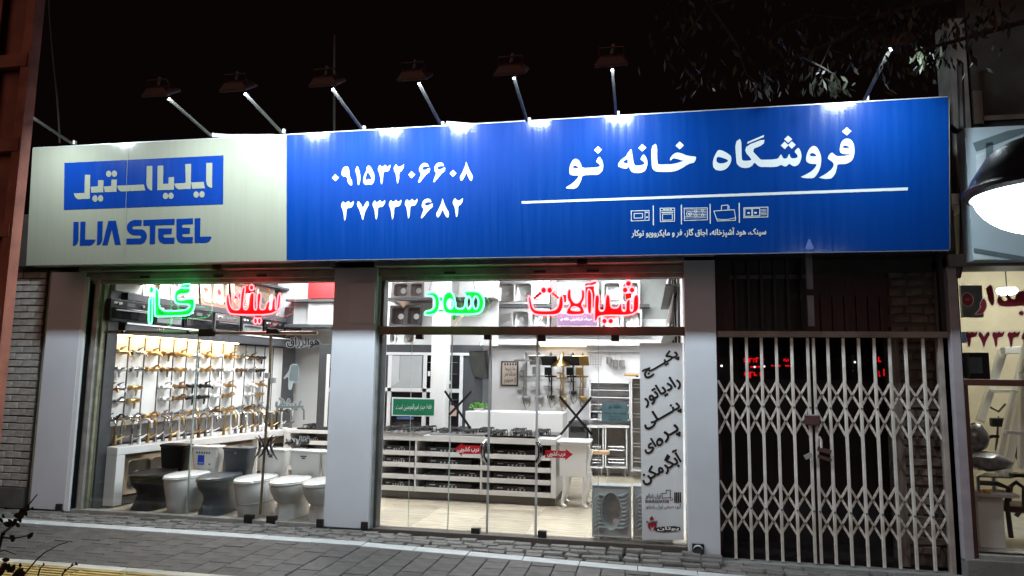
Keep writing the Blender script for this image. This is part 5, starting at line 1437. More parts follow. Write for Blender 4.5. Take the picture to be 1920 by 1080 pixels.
# ------------------------------------------------------------------ back left corner: hob counter, wall cupboards
HY = 2.95
a, b, c, d = rect(533, 806, 640, 812, HY)
hc_ = thing('hob_counter', 'white counter end with shelved hobs beside the far end of the taps', 'counter', ((a+b)/2, HY, 0))
htop = at(570, 806, HY).z
MB().box(a, b, HY, HY+.6, htop-.05, htop).build('worktop', m_white, hc_, bevel=.004)
MB().box(a, a+.10, HY+.005, HY+.58, .01, htop-.052).build('side', m_white, hc_)
for k in range(3):
    z = .12+.19*k
    MB().box(a+.102, b, HY+.01, HY+.55, z, z+.02).build('shelf', m_white, hc_); MB().box(a+.102, b, HY-.006, HY+.008, z-.01, z+.05).build('shelf_front', m_white, hc_)
MB().box(a+.102, b, HY+.56, HY+.58, .10, htop-.053).build('back', mat('dark_joint', (.03, .03, .03), .7), hc_)
for k in range(2):
    copy_tree(SH, (a+.46, HY+.03, .142+.19*(k+1)), 0, 'black hob on the %s shelf of the hob counter behind the toilets' % ('upper', 'middle')[1-k])
copy_tree(H1, ((a+b)/2+.05, HY+.28, htop+.002), 0, 'black gas hob on the hob counter behind the red push lettering')
bp_ = at(548, 790, HY+.2)
o = copy_tree(TP[2], (bp_.x, HY+.15, htop+.001), .2, 'chrome swan neck tap at the corner of the hob counter')
for qq in o.children_recursive: qq.material_slots[0].link = 'OBJECT'; qq.material_slots[0].material = m_chrome
# upper cupboards in the corner, red box on top
UC = 3.9
a, b, c, d = rect(535, 548, 640, 610, UC)
uc = thing('wall_cupboards', 'white wall cupboards and dark shelf in the back corner', 'cupboard', ((a+b)/2, UC, c))
MB().box(-6.0, b+.4, UC, UC+.4, c-.03, c+.02).build('shelf', m_grey, uc)
MB().box(-6.0, b+.4, UC, UC+.4, at(590, 563, UC).z-.02, at(590, 563, UC).z+.02).build('shelf', m_grey, uc)
MB().box(-6.3, at(568, 580, UC).x, UC+.25, UC+.4, c+.022, ZC-.01).build('door', m_pale, uc)
MB().box(at(573, 580, UC).x, b+.4, UC+.1, UC+.4, c+.022, at(590, 563, UC).z-.022).build('door', m_white, uc)
a2, b2, c2, d2 = rect(577, 530, 640, 560, UC+.02)
MB().box(a2, b2+.3, UC+.03, UC+.3, c2+.01, d2+.25).build('carton', mat('red_carton', (.55, .012, .015), .5, var=.06), origin=Vector((a2, UC, c2)))
tag(bpy.data.objects['carton'], 'bright red carton on the top corner shelf by the middle pillar', 'carton')
a2, b2, c2, d2 = rect(533, 576, 548, 607, UC+.2)
tag(MB().box(a2, b2, UC+.20, UC+.24, c2, d2).build('dark_sample', m_grey, origin=Vector((a2, UC+.2, c2))), 'narrow dark sample board leaning in the corner cupboard', 'board')

# ------------------------------------------------------------------ squat pans leaning by the glass
m_pan = mat('pan_ceramic', (.62, .66, .67), .18, var=.03, coat=.3)
def squat(x0, x1, y, z0, h, label, t=None):
    w = x1-x0
    t = thing('squat_pan', label, 'squat toilet pan', ((x0+x1)/2, y, z0), 'squat pans propped by the glass')
    n = 32; cx, cz = w*.49, h*.50; rx, rz = w*.25, h*.36
    A = []
    for k in range(48):
        a_ = 2*pi*k/48; m_ = max(abs(cos(a_)), abs(sin(a_)))
        A.append((w/2+w/2*cos(a_)/m_, h/2+h/2*sin(a_)/m_))
    def egg(s, d):
        out = []
        for (ax, az) in A:
            a = math.atan2((az-h/2)/h, (ax-w/2)/w)
            out.append(Vector((x0+cx+rx*s*cos(a), y+d, z0+cz+rz*s*sin(a))))
        return out
    O = [Vector((x0+p[0], y, z0+p[1])) for p in A]
    Bk = [Vector((x0+p[0], y+.16, z0+p[1])) for p in A]
    MB().loft([Bk, O, [Vector((x0+w/2+(p[0]-w/2)*.95, y-.004, z0+h/2+(p[1]-h/2)*.96)) for p in A], [Vector((x0+w/2+(p[0]-w/2)*.92, y+.004, z0+h/2+(p[1]-h/2)*.94)) for p in A], egg(1.08, .006), egg(1.0, .0), egg(.93, .03), egg(.85, .13), egg(.5, .155)], cap=True).build('pan', m_pan, t, smooth=True)
    for sd in (-1, 1):
        for k in range(9):
            zc_ = z0+h*(.16+.078*k); tt = (zc_-z0-cz)/(rz*1.02)
            xi = rx*math.sqrt(max(0, 1-min(1, tt*tt)))+.012
            xo = w*.45
            if xo-xi < .02: continue
            xa = x0+cx+sd*xi; xb = x0+w/2+sd*(xo-.005)
            MB().tube([(xa, y+.004, zc_+.010), ((xa+xb)/2, y-.006, zc_+.016), (xb, y+.002, zc_-.022 if sd < 0 else zc_+.045)], [.007, .016, .006], 6).build('grip_rib', m_pan, t, smooth=True)
    MB().lathe([(0, -.0), (.035, 0), (.033, .004), (0, .004)], (x0+cx+.05, y+.085, z0+h*.27), 16, 1).build('drain', m_whitem, t)
    return t
a, b, c, d = rect(1110, 918, 1183, 1016, .22)
squat(a, b, .22, .02, d-c, 'pale blue grey ribbed squat pan standing upright by the glass')
a2, b2, _, _ = rect(1187, 918, 1262, 1016, .26)
squat(a2, b2, .27, .02, d-c, 'second ribbed squat pan partly covered by the tall lettered banner')

# ------------------------------------------------------------------ printed things on the glass
PY = .085
fG = lambda dy=0: (lambda x, y: at(x, y, PY-dy))
bx = MB().poly([[(1199, 643), (1280, 643), (1282, 1012), (1204, 1012)]], fG(0), Vector((0, .003, 0)))
bn = thing('window_banner', 'tall pale translucent banner with diagonal black Persian words', 'banner', at(1240, 1012, PY))
m_ban = bpy.data.materials.new('banner_film'); m_ban.use_nodes = True
_n = m_ban.node_tree.nodes; _l = m_ban.node_tree.links; _p = _n['Principled BSDF']; _p.inputs['Base Color'].default_value = (.78, .80, .82, 1); _p.inputs['Roughness'].default_value = .5
_t = _n.new('ShaderNodeBsdfTransparent'); _m = _n.new('ShaderNodeMixShader'); _m.inputs[0].default_value = .9
_tr = _n.new('ShaderNodeBsdfTranslucent'); _tr.inputs[0].default_value = (.6, .6, .6, 1); _m2 = _n.new('ShaderNodeMixShader'); _m2.inputs[0].default_value = .35
_l.new(_p.outputs[0], _m2.inputs[1]); _l.new(_tr.outputs[0], _m2.inputs[2]); _l.new(_t.outputs[0], _m.inputs[1]); _l.new(_m2.outputs[0], _m.inputs[2]); _l.new(_m.outputs[0], _n['Material Output'].inputs[0])
bx.build('film', m_ban, bn)
m_print = mat('black_print', (.006, .006, .007), .5, var=.05)
fb_ = fG(.004)
for w_, cx, cy, wd, hg in (('پکیـــج', 1238, 682, 76, 27), ('رادیاتور', 1239, 733, 80, 30), ('پنـــلی', 1240, 778, 78, 30), ('پـر', 1258, 813.5, 36, 25), ('ای', 1217.5, 837, 25, 25), ('آبگرمکن', 1239, 877, 86, 34)):
    bt_ = MB(); text_fat(bt_, shape(w_), cx-wd/2, cy-hg/2, cx+wd/2, cy+hg/2, lambda q: fG(.006-q), 1.0, 8, angle=radians(30)); bt_.build('word', m_print, bn)
MB().poly([chaikin([(1229.5, 829), (1233, 821.5), (1238, 820), (1243.5, 824), (1244.5, 829.5), (1241, 835), (1235.5, 837.5), (1231, 835)], 2), chaikin([(1233.5, 829.5), (1235.5, 826), (1240.5, 828.5), (1238.5, 832), (1234.5, 833)], 2)], fG(.006)).build('letter', m_print, bn)
lt = MB()
for k in range(4): lt.poly([[(1264+k*3.4, 923), (1266.6+k*3.4, 923), (1266.8+k*3.4, 943), (1264.2+k*3.4, 943)]], fb_)
stroke([(1241, 925), (1249, 925), (1249, 919), (1257, 919), (1257, 933), (1242, 934)], 1.3, fb_, lt, True)
lt.build('logo_print', m_print, bn); lt = MB(); text_px(lt, shape('ایران رادیاتور'), 1210, 925, 1239, 936, fb_, bold=.03); lt.build('word', m_print, bn); lt = MB(); text_px(lt, 'IRANRADIATOR', 1210, 937, 1255, 943, fb_, bold=.03); lt.build('word', m_print, bn); lt = MB(); text_px(lt, shape('گروه صنعتی ایران رادیاتور'), 1210, 945, 1277, 955, fb_, bold=.012)
lt.build('logo_print', m_print, bn); lt = MB()
lt.poly([chaikin([(1228, 988), (1275, 986), (1276, 996), (1229, 998)])], fb_)
lt.build('logo_print', m_print, bn)
l2 = MB().poly([chaikin([(1222, 966), (1227, 975), (1217, 975)])], fb_); l2.poly([chaikin([(1214, 980), (1231, 979), (1231, 990), (1223, 998), (1215, 990)]), chaikin([(1219, 986), (1223, 990), (1227, 985), (1225, 996), (1221, 996)])], fb_)
l2.poly([ell(1259, 936, 3, 3), ell(1259, 936, 1.9, 1.9)], fb_)
l2.build('flame_mark', mat('dark_red_print', (.30, .008, .02), .5), bn)
l3 = MB(); text_px(l3, 'BUTANE', 1212, 976.5, 1233, 981, fG(.006), bold=.03); l3.build('word', m_print, bn)
l4 = MB(); text_px(l4, shape('بوتان'), 1232, 987.5, 1273, 995.5, fG(.007), bold=.03); l4.build('word', m_whitem, bn)
# small decals
def decal(name, label, cat, parts_, c, grp=None):
    t = thing(name, label, cat, c, grp)
    for nm, mb, m in parts_: mb.build(nm, m, t)
m_rs = mat('red_sticker', (.48, .012, .016), .4)
for pts, box, lab, Y in (([(1074, 852), (1061, 842), (1061, 845.5), (1022, 844), (1022, 858), (1060, 859), (1060, 863)], (1026, 846, 1060, 857), 'red arrow sticker pointing right on the sliding door', .115), ([(853, 842), (866, 830), (866, 835), (902, 836), (902, 851), (866, 851), (866, 856)], (858, 837.5, 898, 849), 'red arrow sticker pointing left on the sliding door', .115)):
    fa = lambda x, y, Y=Y: at(x, y, Y-.004); a_ = MB().poly([pts], fa, Vector((0, .002, 0))); b_ = MB(); text_px(b_, shape('درب کشویی'), *box, (lambda x, y, Y=Y: at(x, y, Y-.006)), bold=.03)
    decal('arrow_sticker', lab, 'sticker', [('arrow', a_, m_rs), ('lettering', b_, m_whitem)], at(pts[0][0], pts[0][1], Y), 'red arrow stickers on the sliding doors')
# green plaque on the glass
gp = MB().poly([[(735, 744.5), (815.5, 747), (814, 781), (734, 779.5)]], fG(-.02), Vector((0, .003, 0)))
gi = MB().poly([[(737.5, 747.5), (814.5, 749), (813.5, 779), (736.5, 777.5)]], fG(-.018))
gt = MB(); text_px(gt, shape('فقط حیدر امیرالمومنین است.'), 742, 757, 809, 770, fG(-.016), bold=.0, slope=-.01)
decal('green_plaque', 'green plaque with one line of white Persian script on the glass', 'plaque', [('border', gp, m_whitem), ('field', gi, mat('plaque_green', (.012, .17, .075), .4)), ('lettering', gt, m_whitem)], at(775, 780, PY))
tp = MB().poly([[(1128.5, 754.5), (1176, 754), (1178, 790.5), (1128, 790.5)]], fG(-.02), Vector((0, .004, 0)))
t2_ = [MB() for _ in range(4)]; text_px(t2_[0], shape('خانه نو'), 1141, 757, 1165, 767, fG(-.016), bold=.01); text_px(t2_[1], shape('فروش سینک هود گاز'), 1133, 772, 1172, 776, fG(-.016), bold=.01); text_px(t2_[2], shape('در محل فروشگاه'), 1142, 778, 1162, 782, fG(-.016)); text_px(t2_[3], '۰۹۱۵۳۲۰۶۶۰۸', 1140, 784, 1165, 788, fG(-.016), bold=.02)
decal('teal_plaque', 'teal glass plaque with small dark Persian lettering', 'plaque', [('plate', tp, mat('teal_plate', (.15, .24, .25), .25)), *[('lettering', q_, dk) for q_ in t2_]], at(1152, 790, PY))
# words stuck on the left doors
fD = lambda x, y: at(x, y, .046)
for body, box, m, lab, mir in (('هوالرزاق', (538, 632, 599, 652), m_print, 'black Persian words outlined in white at the top of the left door', False), ('فشار دهید', (534, 818, 580, 836), m_print, 'black Persian push lettering by the curly door handles', False), ('بکشید', (517, 746, 569, 769), mat('grey_film', (.28, .33, .33), .5), 'grey mirrored Persian lettering below the pointing hand sticker', True)):
    w1 = MB(); text_fat(w1, shape(body), *box, lambda q: (lambda x, y: at(x, y, .040+q)), .45, 6, mirror=mir)
    w2 = MB(); text_fat(w2, shape(body), box[0]-1.6, box[1]-1.6, box[2]+1.6, box[3]+1.6, lambda q: (lambda x, y: at(x, y, .044+q)), 2.0, 8, mirror=mir)
    decal('door_lettering', lab, 'lettering', [('word', w1, m), ('outline', w2, mat('outline_film', (.55, .58, .58), .5))], at(box[0], box[3], .12))
hd = MB().poly([chaikin([(545, 682), (561, 682.5), (560, 716), (550, 716), (547, 730), (543, 732), (540, 728), (541, 705), (533, 711), (531, 709), (541, 697)])], fD, Vector((0, .002, 0)))
h2 = MB().poly([[(546.5, 684), (559.5, 684.5), (558.5, 714.5), (542.5, 714), (542.5, 703), (544.5, 696)]], lambda x, y: at(x, y, .0445))
decal('hand_sticker', 'grey sticker of a hand pointing downwards on the left door', 'sticker', [('film', hd, mat('outline_film', (.55, .58, .58), .5)), ('palm', h2, mat('grey_film', (.28, .33, .33), .5))], at(545, 731, .12))
# ------------------------------------------------------------------ concertina gate
GY = .10
m_gate = mat('gate_paint', (.66, .64, .60), .5, var=.15, scale=9, dirt=(.42, .36, .29), bump=.2)
m_frame = mat('gate_frame_paint', (.34, .30, .27), .55, var=.2, scale=6)
gate = thing('folding_gate', 'closed pale folding lattice gate across the dark doorway', 'gate', (at(1560, 1040, GY).x, GY, -.08))
zt_ = at(1560, 633, GY).z; zb_ = -.082
gx0, gx1 = at(1349, 850, GY).x, at(1776, 850, GY).x
MB().box(gx0, gx1+.05, GY-.06, GY+.03, zt_, zt_+.055).build('top_rail', m_frame, gate, bevel=.004)
MB().box(gx1-.035, gx1+.05, GY-.04, GY+.04, zb_-.05, zt_-.001).build('end_post', m_frame, gate, bevel=.004)
MB().box(gx0-.02, gx1+.06, GY-.10, GY+.06, zb_-.08, zb_).build('sill', mat('sill_concrete', (.20, .20, .19), .8, bump=.5), gate, bevel=.006)
pxs = [1372, 1401, 1429, 1457, 1486, 1516, 1527, 1554, 1583, 1612, 1641, 1670, 1700, 1733]
bx_ = []
bd_ = box_data('bar', -.0125, .0125, -.014, .014, 0, 1, m_gate, .003)
for p in pxs:
    X = at(p, 720, GY).x
    bx_.append(X)
    piece(bd_, 'bar', gate, (X, GY-.016, zb_+.01), None, (1, 1, zt_-zb_-.012))
def zz(y): return at(1520, y, GY).z
bands = [(zz(716), zz(764), zz(818)), (zz(908), zz(957), zz(1005))]
ends = [gx0]+bx_+[gx1-.03]
ld_ = box_data('lattice_strip', -.5, .5, -.0035, .0035, -.0105, .0105, m_gate, .0015)
rv = box_data('rivet', -.009, .009, -.004, .004, -.009, .009, mat('rivet', (.22, .20, .18), .5, .4), .003)
for i in range(len(ends)-1):
    a, b = ends[i], ends[i+1]
    if abs(b-a) < .08: continue
    for (z1_, z2_, z3_) in bands:
        for (p, q, dy) in ((z1_, z2_, 0), (z2_, z1_, .0085), (z2_, z3_, 0), (z3_, z2_, .0085)):
            L_ = math.hypot(b-a, q-p)
            o = piece(ld_, 'lattice_strip', gate, ((a+b)/2, GY+.004+dy, (p+q)/2), (0, -math.atan2(q-p, b-a), 0), (L_, 1, 1))
        for zm in ((z1_+z2_)/2, (z2_+z3_)/2): piece(rv, 'rivet', gate, ((a+b)/2, GY-.004, zm))
for X in bx_:
    for (z1_, z2_, z3_) in bands: piece(rv, 'rivet', gate, (X, GY-.033, z2_))
m_lock = mat('old_steel', (.12, .10, .09), .5, .6, var=.3)
m_rust = mat('rusty_steel', (.075, .032, .028), .7, .2, var=.3)
c = at(1523, 788, GY-.05); MB().obox(c, (.13, .03, .085)).build('lock_case', m_rust, gate, bevel=.005)
MB().obox(c+Vector((0, -.0, .047)), (.14, .034, .012)).build('lock_plate', m_alu, gate)
c = at(1530, 850, GY-.05)
MB().obox(c+Vector((.07, -.01, .03)), (.12, .014, .04), Matrix.Rotation(radians(14), 3, 'Y')).build('hasp', m_rust, gate); MB().obox(c+Vector((.07, -.01, -.04)), (.12, .014, .03), Matrix.Rotation(radians(18), 3, 'Y')).build('hasp', m_rust, gate)
MB().obox(c+Vector((-.07, -.01, -.025)), (.07, .02, .04), Matrix.Rotation(radians(-28), 3, 'Y')).build('latch', m_alu, gate)
MB().tube([c+Vector((.03, -.01, .15)), c+Vector((.045, -.01, .12)), c+Vector((.045, -.01, .05))], .012, 6).build('hook', m_gate, gate)

# ------------------------------------------------------------------ dark old house front above and behind the gate
m_brickd = mat('old_brick', (.16, .125, .10), .9, var=.25, scale=9, bump=.7)
m_morta = mat('old_mortar', (.10, .085, .075), .95, bump=.5)
m_wood_tint = mat('dark_wood_neon_tint', (.055, .014, .011), .6, var=.3, scale=4, stretch=(6, 1, 1))  # red bloom of the neon is put into this wood's colour
hs = thing('old_house', 'dark old brick house front with barred window above the folding gate', 'house', (1.6, .3, 0))
HYw = .34
xr0, xr1 = at(1345, 560, HYw).x, at(1800, 560, HYw).x
zg = zt_+.06
zs = at(1560, 470, HYw).z+.35
xw = at(1668, 560, HYw).x
MB().box(xr0, xw, HYw, HYw+.2, zg, zs).build('wall', m_wood_tint, hs)
MB().box(xw, xr1+.0, HYw+.02, HYw+.25, -.1, 4.3).build('wall', m_morta, hs)
MB().box(xr0-.02, xr0+.15, HYw-.03, HYw-.001, zg, zs).build('door_post', m_wood_tint, hs)
# rough stone bricks on the right wall, uneven
sb_ = []
for k in range(6):
    b = MB(); w, h = .155, .075
    P = [(-w/2, -h/2), (w/2, -h/2), (w/2, h/2), (-w/2, h/2)]; P = [(p[0]+rnd.uniform(-.015, .015), p[1]+rnd.uniform(-.01, .01)) for p in P]
    b.loft([[(p[0], .02, p[1]) for p in P], [(p[0], -.004, p[1]) for p in P], [(p[0]*.88, -.016, p[1]*.82) for p in P]])
    me = bpy.data.meshes.new('brick'); me.from_pydata([tuple(p) for p in b.v], [], b.f); me.materials.append(m_brickd); sb_.append(me)
z = 0.0; r = 0
xe = at(1768, 560, HYw).x
while z < 2.72:
    x = xw+.09-(r % 2)*.05
    while x < xe+.02:
        piece(sb_[rnd.randrange(6)], 'brick', hs, (x, HYw+.016, z+.04), (0, rnd.uniform(-.04, .04), 0), (rnd.uniform(.85, 1.08), 1, rnd.uniform(.8, 1.1))); x += rnd.uniform(.155, .18)
    z += .088; r += 1
# barred window above the gate
w0, w1, wz0, wz1 = rect(1367, 482, 1512, 617, HYw-.02)
MB().box(w0, w1, HYw-.006, HYw-.002, wz0, wz1).build('window', mat('window_black', (.012, .011, .013), .65), hs)
wn = hs
MB().box(w0, w1, HYw-.05, HYw-.02, wz0+(wz1-wz0)*.69, wz0+(wz1-wz0)*.745).build('crossbar', mat('dull_iron', (.12, .09, .09), .6), hs)
for k in range(6):
    xx = w0+(w1-w0)*(.08+.168*k); MB().box(xx-.012, xx+.012, HYw-.075, HYw-.052, wz0, wz1).build('window_bar', mat('black_iron', (.02, .016, .016), .6), hs)
for k in range(6):
    xx = at(1540+k*22, 590, HYw).x; MB().box(xx-.012, xx+.012, HYw-.05, HYw-.026, zg, zg+.35).build('slat', m_wood_tint, hs)
pz0, pz1 = at(1520, 611, .0).z, at(1516, 474, .0).z
pxm = at(1519, 540, .0).x
MB().box(pxm-.028, pxm+.028, .0, .03, pz0, (pz0+pz1)/2-.06).build('pale_post', mat('pale_iron', (.22, .21, .24), .5), hs); MB().box(pxm-.028, pxm+.028, .0, .03, (pz0+pz1)/2, pz1+.05).build('pale_post', mat('pale_iron', (.22, .21, .24), .5), hs)
# doorway recess: side walls, dark door with glass, inner frame
MB().box(xr0-.02, xr0+.01, HYw, 1.6, -.1, zg).build('reveal', m_wood_tint, hs)
fx0, fx1 = at(1735, 850, .36).x, at(1752, 850, .36).x
MB().box(xw-.02, xw+.05, .30, .359, -.1, zg).build('door_jamb', mat('worn_wood', (.15, .12, .10), .7, var=.3, scale=5, stretch=(5, 5, .6)), hs)
DYd = 1.0
MB().box(xr0, xw+.3, DYd, DYd+.05, -.1, zg).build('door', mat('black_door', (.012, .010, .010), .6), hs)
MB().box(xr0, xw+.3, .35, 1.6, zg+.02, zg+.05).build('soffit', m_wood_tint, hs)
MB().box(xr0, xw+.3, HYw, DYd, -.14, -.09).build('step', mat('black_door', (.012, .010, .010), .6), hs)
gl0, gl1, gl2, gl3 = rect(1385, 640, 1720, 712, .9)
MB().box(gl0, gl1, .90, .905, gl2, gl3).build('fanlight_pane', glassmat('dark_glass', (.75, .75, .75), .8, .02), hs)
# glowing letters added in place of reflections of led signs across the street
def led(x0, y0, x1, y1, label, seed, rows_):
    r_ = random.Random(seed)
    a, b, c, d = rect(x0, y0, x1, y1, .95)
    t = thing('led_reflection', label, 'led reflection', ((a+b)/2, .95, c), 'red led reflections built behind the gate')
    mb = MB(); nx = int((x1-x0)*1.1)
    for (ra, rb) in rows_:
        za, zb2 = c+(d-c)*(1-rb), c+(d-c)*(1-ra)
        x = a
        while x < b-.01:
            w = r_.uniform(.012, .045)
            if r_.random() < .72:
                q = r_.random(); h0 = za+(zb2-za)*r_.uniform(0, .35); h1 = zb2-(zb2-za)*r_.uniform(0, .3)
                mb.box(x, x+w*.45, .948, .952, h0, h1)
                if q < .7: mb.box(x, x+w, .9481, .9519, h0, h0+.014)
                if q > .4: mb.box(x+w*.2, x+w, .9482, .9518, h1-.012, h1)
            x += w+.006
    mb.build('reflected_letters', emit('reflection_red', (1, .006, .012), 1.5), t)
    MB().box(a-.01, b+.01, .955, .965, c-.01, d+.01).build('panel', m_blackp, t)
led(1395, 669, 1434, 710, 'tall block of reflected red led letters at the left behind the gate', 3, ((0, .32), (.42, .50), (.58, 1)))
led(1446, 668, 1486, 688, 'short reflected red led dashes left of the gate lock bars', 5, ((.1, .6), (.85, .95)))
led(1647, 667, 1688, 708, 'block of reflected red led letters at the right behind the gate', 9, ((.05, .4), (.6, 1)))
for k, (x, y) in enumerate(((1353, 686), (1433, 687), (1603, 679), (1415, 688))):  # small glowing beads added in place of white reflections
    sp = MB().lathe([(0, -.012), (.009, -.008), (.012, 0), (.009, .008), (0, .012)], at(x, y, .93), 8)
    tag(sp.build('white_reflection', emit('reflection_white', (1, .95, .9), 2.0), origin=at(x, y, .93)), ['tiny white reflection at the left edge of the dark doorway', 'tiny white reflection just right of the tall red led block', 'tiny white reflection in the middle of the dark doorway', 'tiny white reflection inside the tall red led block'][k], 'light', 'white reflections in the dark doorway')

# ------------------------------------------------------------------ neighbouring shop on the right
NYp = -.02
nb = thing('neighbour_shop', 'neighbouring glazing shop with lit window and pale fascia board', 'shop', (3.1, 0, 0))
nx0 = at(1797, 700, NYp).x
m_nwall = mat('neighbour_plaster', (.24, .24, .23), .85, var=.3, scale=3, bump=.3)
m_cream = mat('cream_wall', (.62, .56, .40), .7, var=.05)
m_lilac = mat('lilac_post', (.36, .33, .36), .5, var=.1)
xg0, xg1 = at(1781, 800, .02).x, nx0
# dark gap with a down pipe
MB().box(xg0, xg1, .06, .12, -.1, 4.2).build('gap_board', mat('black_gap', (.018, .017, .017), .7), nb)
MB().tube([at(1800, 120, .0), at(1806, 300, .0), at(1806, 470, .0), at(1795, 520, .0)], .03, 8).build('down_pipe', mat('dark_pipe', (.03, .035, .035), .5), nb, smooth=True)
cab = MB(); cab.tube([at(1775, 232, -.2), at(1790, 245, -.1), at(1803, 248, .0), at(1822, 262, -.02)], .025, 7); cab.build('cable_bundle', m_blackp, nb, smooth=True)
pa, pb = at(1794, 800, NYp).x, at(1812, 800, NYp).x
MB().box(pa, pb, NYp, .3, .05, at(1800, 480, NYp).z).build('post', m_lilac, nb, bevel=.004)
br0, br1 = at(1813, 850, .0).x, at(1823, 850, .0).x
MB().box(br0, br1, .0, .1, .08, 1.55).build('window_frame', mat('brown_frame', (.075, .03, .022), .45), nb, bevel=.003)
ztm = at(1860, 716, .0).z
MB().box(br0-.001, 6, -.005, .1, ztm-.035, ztm+.02).build('window_frame', mat('brown_frame', (.075, .03, .022), .45), nb, bevel=.003)
zhead = at(1860, 500, NYp).z
MB().box(pa, 6, NYp-.05, .3, zhead, zhead+.11).build('head_beam', mat('grey_beam', (.18, .17, .16), .5, var=.2), nb, bevel=.004)
MB().box(pa+.0, 6, -.05, .3, -.12, .075).build('sill', mat('sill_concrete', (.20, .20, .19), .8, bump=.5), nb, bevel=.01)
MB().box(br1, 6, -.02, .05, .076, .11).build('threshold', m_alu, nb)
pane_n = MB().box(pb, 6, .055, .062, .11, zhead-.001).build('glass_pane', G, nb)
# fascia panel with a grey toned picture print
f0 = at(1817, 370, -.22).x; fz0, fz1 = at(1860, 488, -.22).z, at(1850, 238, -.22).z
MB().box(f0, 6, -.22, -.05, fz0, fz1).build('fascia_board', mat('fascia_blue_grey', (.42, .54, .60), .4, var=.05, scale=1.5), nb, bevel=.004)
fp2 = lambda x, y: at(x, y, -.2245)
for P_, m_ in (([(1824, 268), (1890, 245), (1920, 240), (1920, 250), (1830, 284)], 0), ([(1848, 268), (1862, 266), (1862, 300), (1850, 320)], 0), ([(1826, 465), (1920, 481), (1960, 488), (1920, 490), (1826, 473)], 0), ([(1834, 393), (1900, 393), (1900, 396), (1834, 396)], 0),
               ([(1830, 290), (1846, 285), (1846, 392), (1832, 392)], 1), ([(1824, 474), (1870, 486), (1826, 487)], 1)):
    MB().poly([P_], fp2).build('fascia_print', mat('fascia_light_print', (.55, .66, .70), .5) if m_ else mat('fascia_dark_print', (.13, .19, .21), .5), nb)
# upper storey behind: plaster wall, pilaster, window frame, all dim
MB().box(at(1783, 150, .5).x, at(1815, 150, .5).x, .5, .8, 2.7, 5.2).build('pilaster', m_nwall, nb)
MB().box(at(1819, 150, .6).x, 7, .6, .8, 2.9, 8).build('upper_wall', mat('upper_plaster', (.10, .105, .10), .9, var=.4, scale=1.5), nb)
for (x0, y0, x1, y1) in ((1826, 170, 1843, 232), (1843, 215, 1925, 224)):
    a, b, c, d = rect(x0, y0, x1, y1, .55); MB().box(a, b, .55, .599, c, d).build('upper_window_frame', mat('grey_frame_up', (.20, .20, .18), .7), nb)
# room
RY = 2.6
MB().box(pa-.05, 7, RY, RY+.1, -.1, 3.3).build('back_wall', m_cream, nb); MB().box(pa-.05, pa-.01, .62, RY, -.1, 3.3).build('side_wall', m_cream, nb)
MB().box(pa-.0, 7, .12, RY, -.1, .075).build('room_floor', mat('pale_floor', (.55, .55, .52), .3), nb); MB().box(pa-.0, 7, .1, RY, 3.2, 3.3).build('room_ceiling', m_wall, nb)
lc = at(1888, 545, 1.6)
nl = thing('ceiling_lamp', 'bright white lamp glaring inside the neighbouring shop window', 'lamp', lc)
MB().lathe([(.0, -.05), (.05, -.045), (.085, -.028), (.10, 0), (.085, .025), (.0, .035)], lc, 18).build('globe', emit('neighbour_glow', (.95, .98, 1), 32), nl, smooth=True)
MB().cyl(lc+Vector((0, 0, .03)), (lc.x, lc.y, 3.2), .006, 6).build('stem', m_blackp, nl)
tk_ = thing('room_light', 'flat ceiling panel light out of sight in the neighbouring room', 'ceiling light', (4.3, 1.3, 3.2)); MB().box(4.0, 4.6, 1.0, 1.6, 3.17, 3.199).build('diffuser', emit('room_glow', (1, .95, .85), 34), tk_)
fn = lambda dy: (lambda x, y: at(x, y, .05-dy))
m_maroon = mat('maroon_film', (.26, .02, .035), .5)
m_out = mat('outline_film', (.55, .58, .58), .5)
NO_, NS_ = (1781, 488), 3.655
def film_letters(name_label, polys, cpt):
    t = thing('window_lettering', name_label, 'lettering', cpt)
    for k, (outer, holes) in enumerate(polys):
        P = chaikin(outer, 1); Hs = [chaikin(h, 1) for h in holes]
        MB().poly([P]+Hs, fn(.006)).build('letter', m_maroon, t)
        ou = MB(); stroke(P, 2.2, lambda x, y: at(x, y, .05-.003-.00002*(len(ou.v) % 40)), ou, True); ou.build('outline', m_out, t)
pn = lambda P: px(NO_, NS_, P)
film_letters('big maroon Persian word across the top of the neighbouring window', [
    (pn([(82,265),(95,230),(120,222),(150,240),(162,270),(150,305),(120,315),(92,300)]), [pn(ell(122,268,20,9,10))]),
    (pn([(232,255),(250,290),(248,330),(225,365),(170,370),(200,345),(215,320),(205,300)]), []),
    (pn([(248,190),(285,165),(300,240),(303,290),(290,315),(270,280),(258,230)]), []),
    (pn([(330,255),(345,245),(365,285),(400,275),(385,240),(400,235),(425,270),(450,268),(455,240),(480,215),(520,210),(560,230),(600,240),(600,300),(400,318),(340,310),(325,285)]), []),
    (pn([(490,345),(509,363),(490,381),(471,363)]), [])], at(1803, 592, .05))
def digit(P, x0, y0, x1, y1):
    ax, bx, ay, by = min(p[0] for p in P), max(p[0] for p in P), min(p[1] for p in P), max(p[1] for p in P)
    return [(x0+(x-ax)/(bx-ax)*(x1-x0), y0+(y-ay)/(by-ay)*(y1-y0)) for x, y in P]
N7 = [(645,772),(700,840),(725,900),(760,830),(808,772),(832,845),(790,910),(755,990),(738,1080),(725,1108),(710,1080),(700,1030),(670,940),(620,850)]
N9 = [(365,330),(372,270),(400,215),(440,193),(475,205),(495,250),(500,330),(515,400),(545,440),(545,520),(510,520),(470,470),(455,375),(400,368),(370,350)]
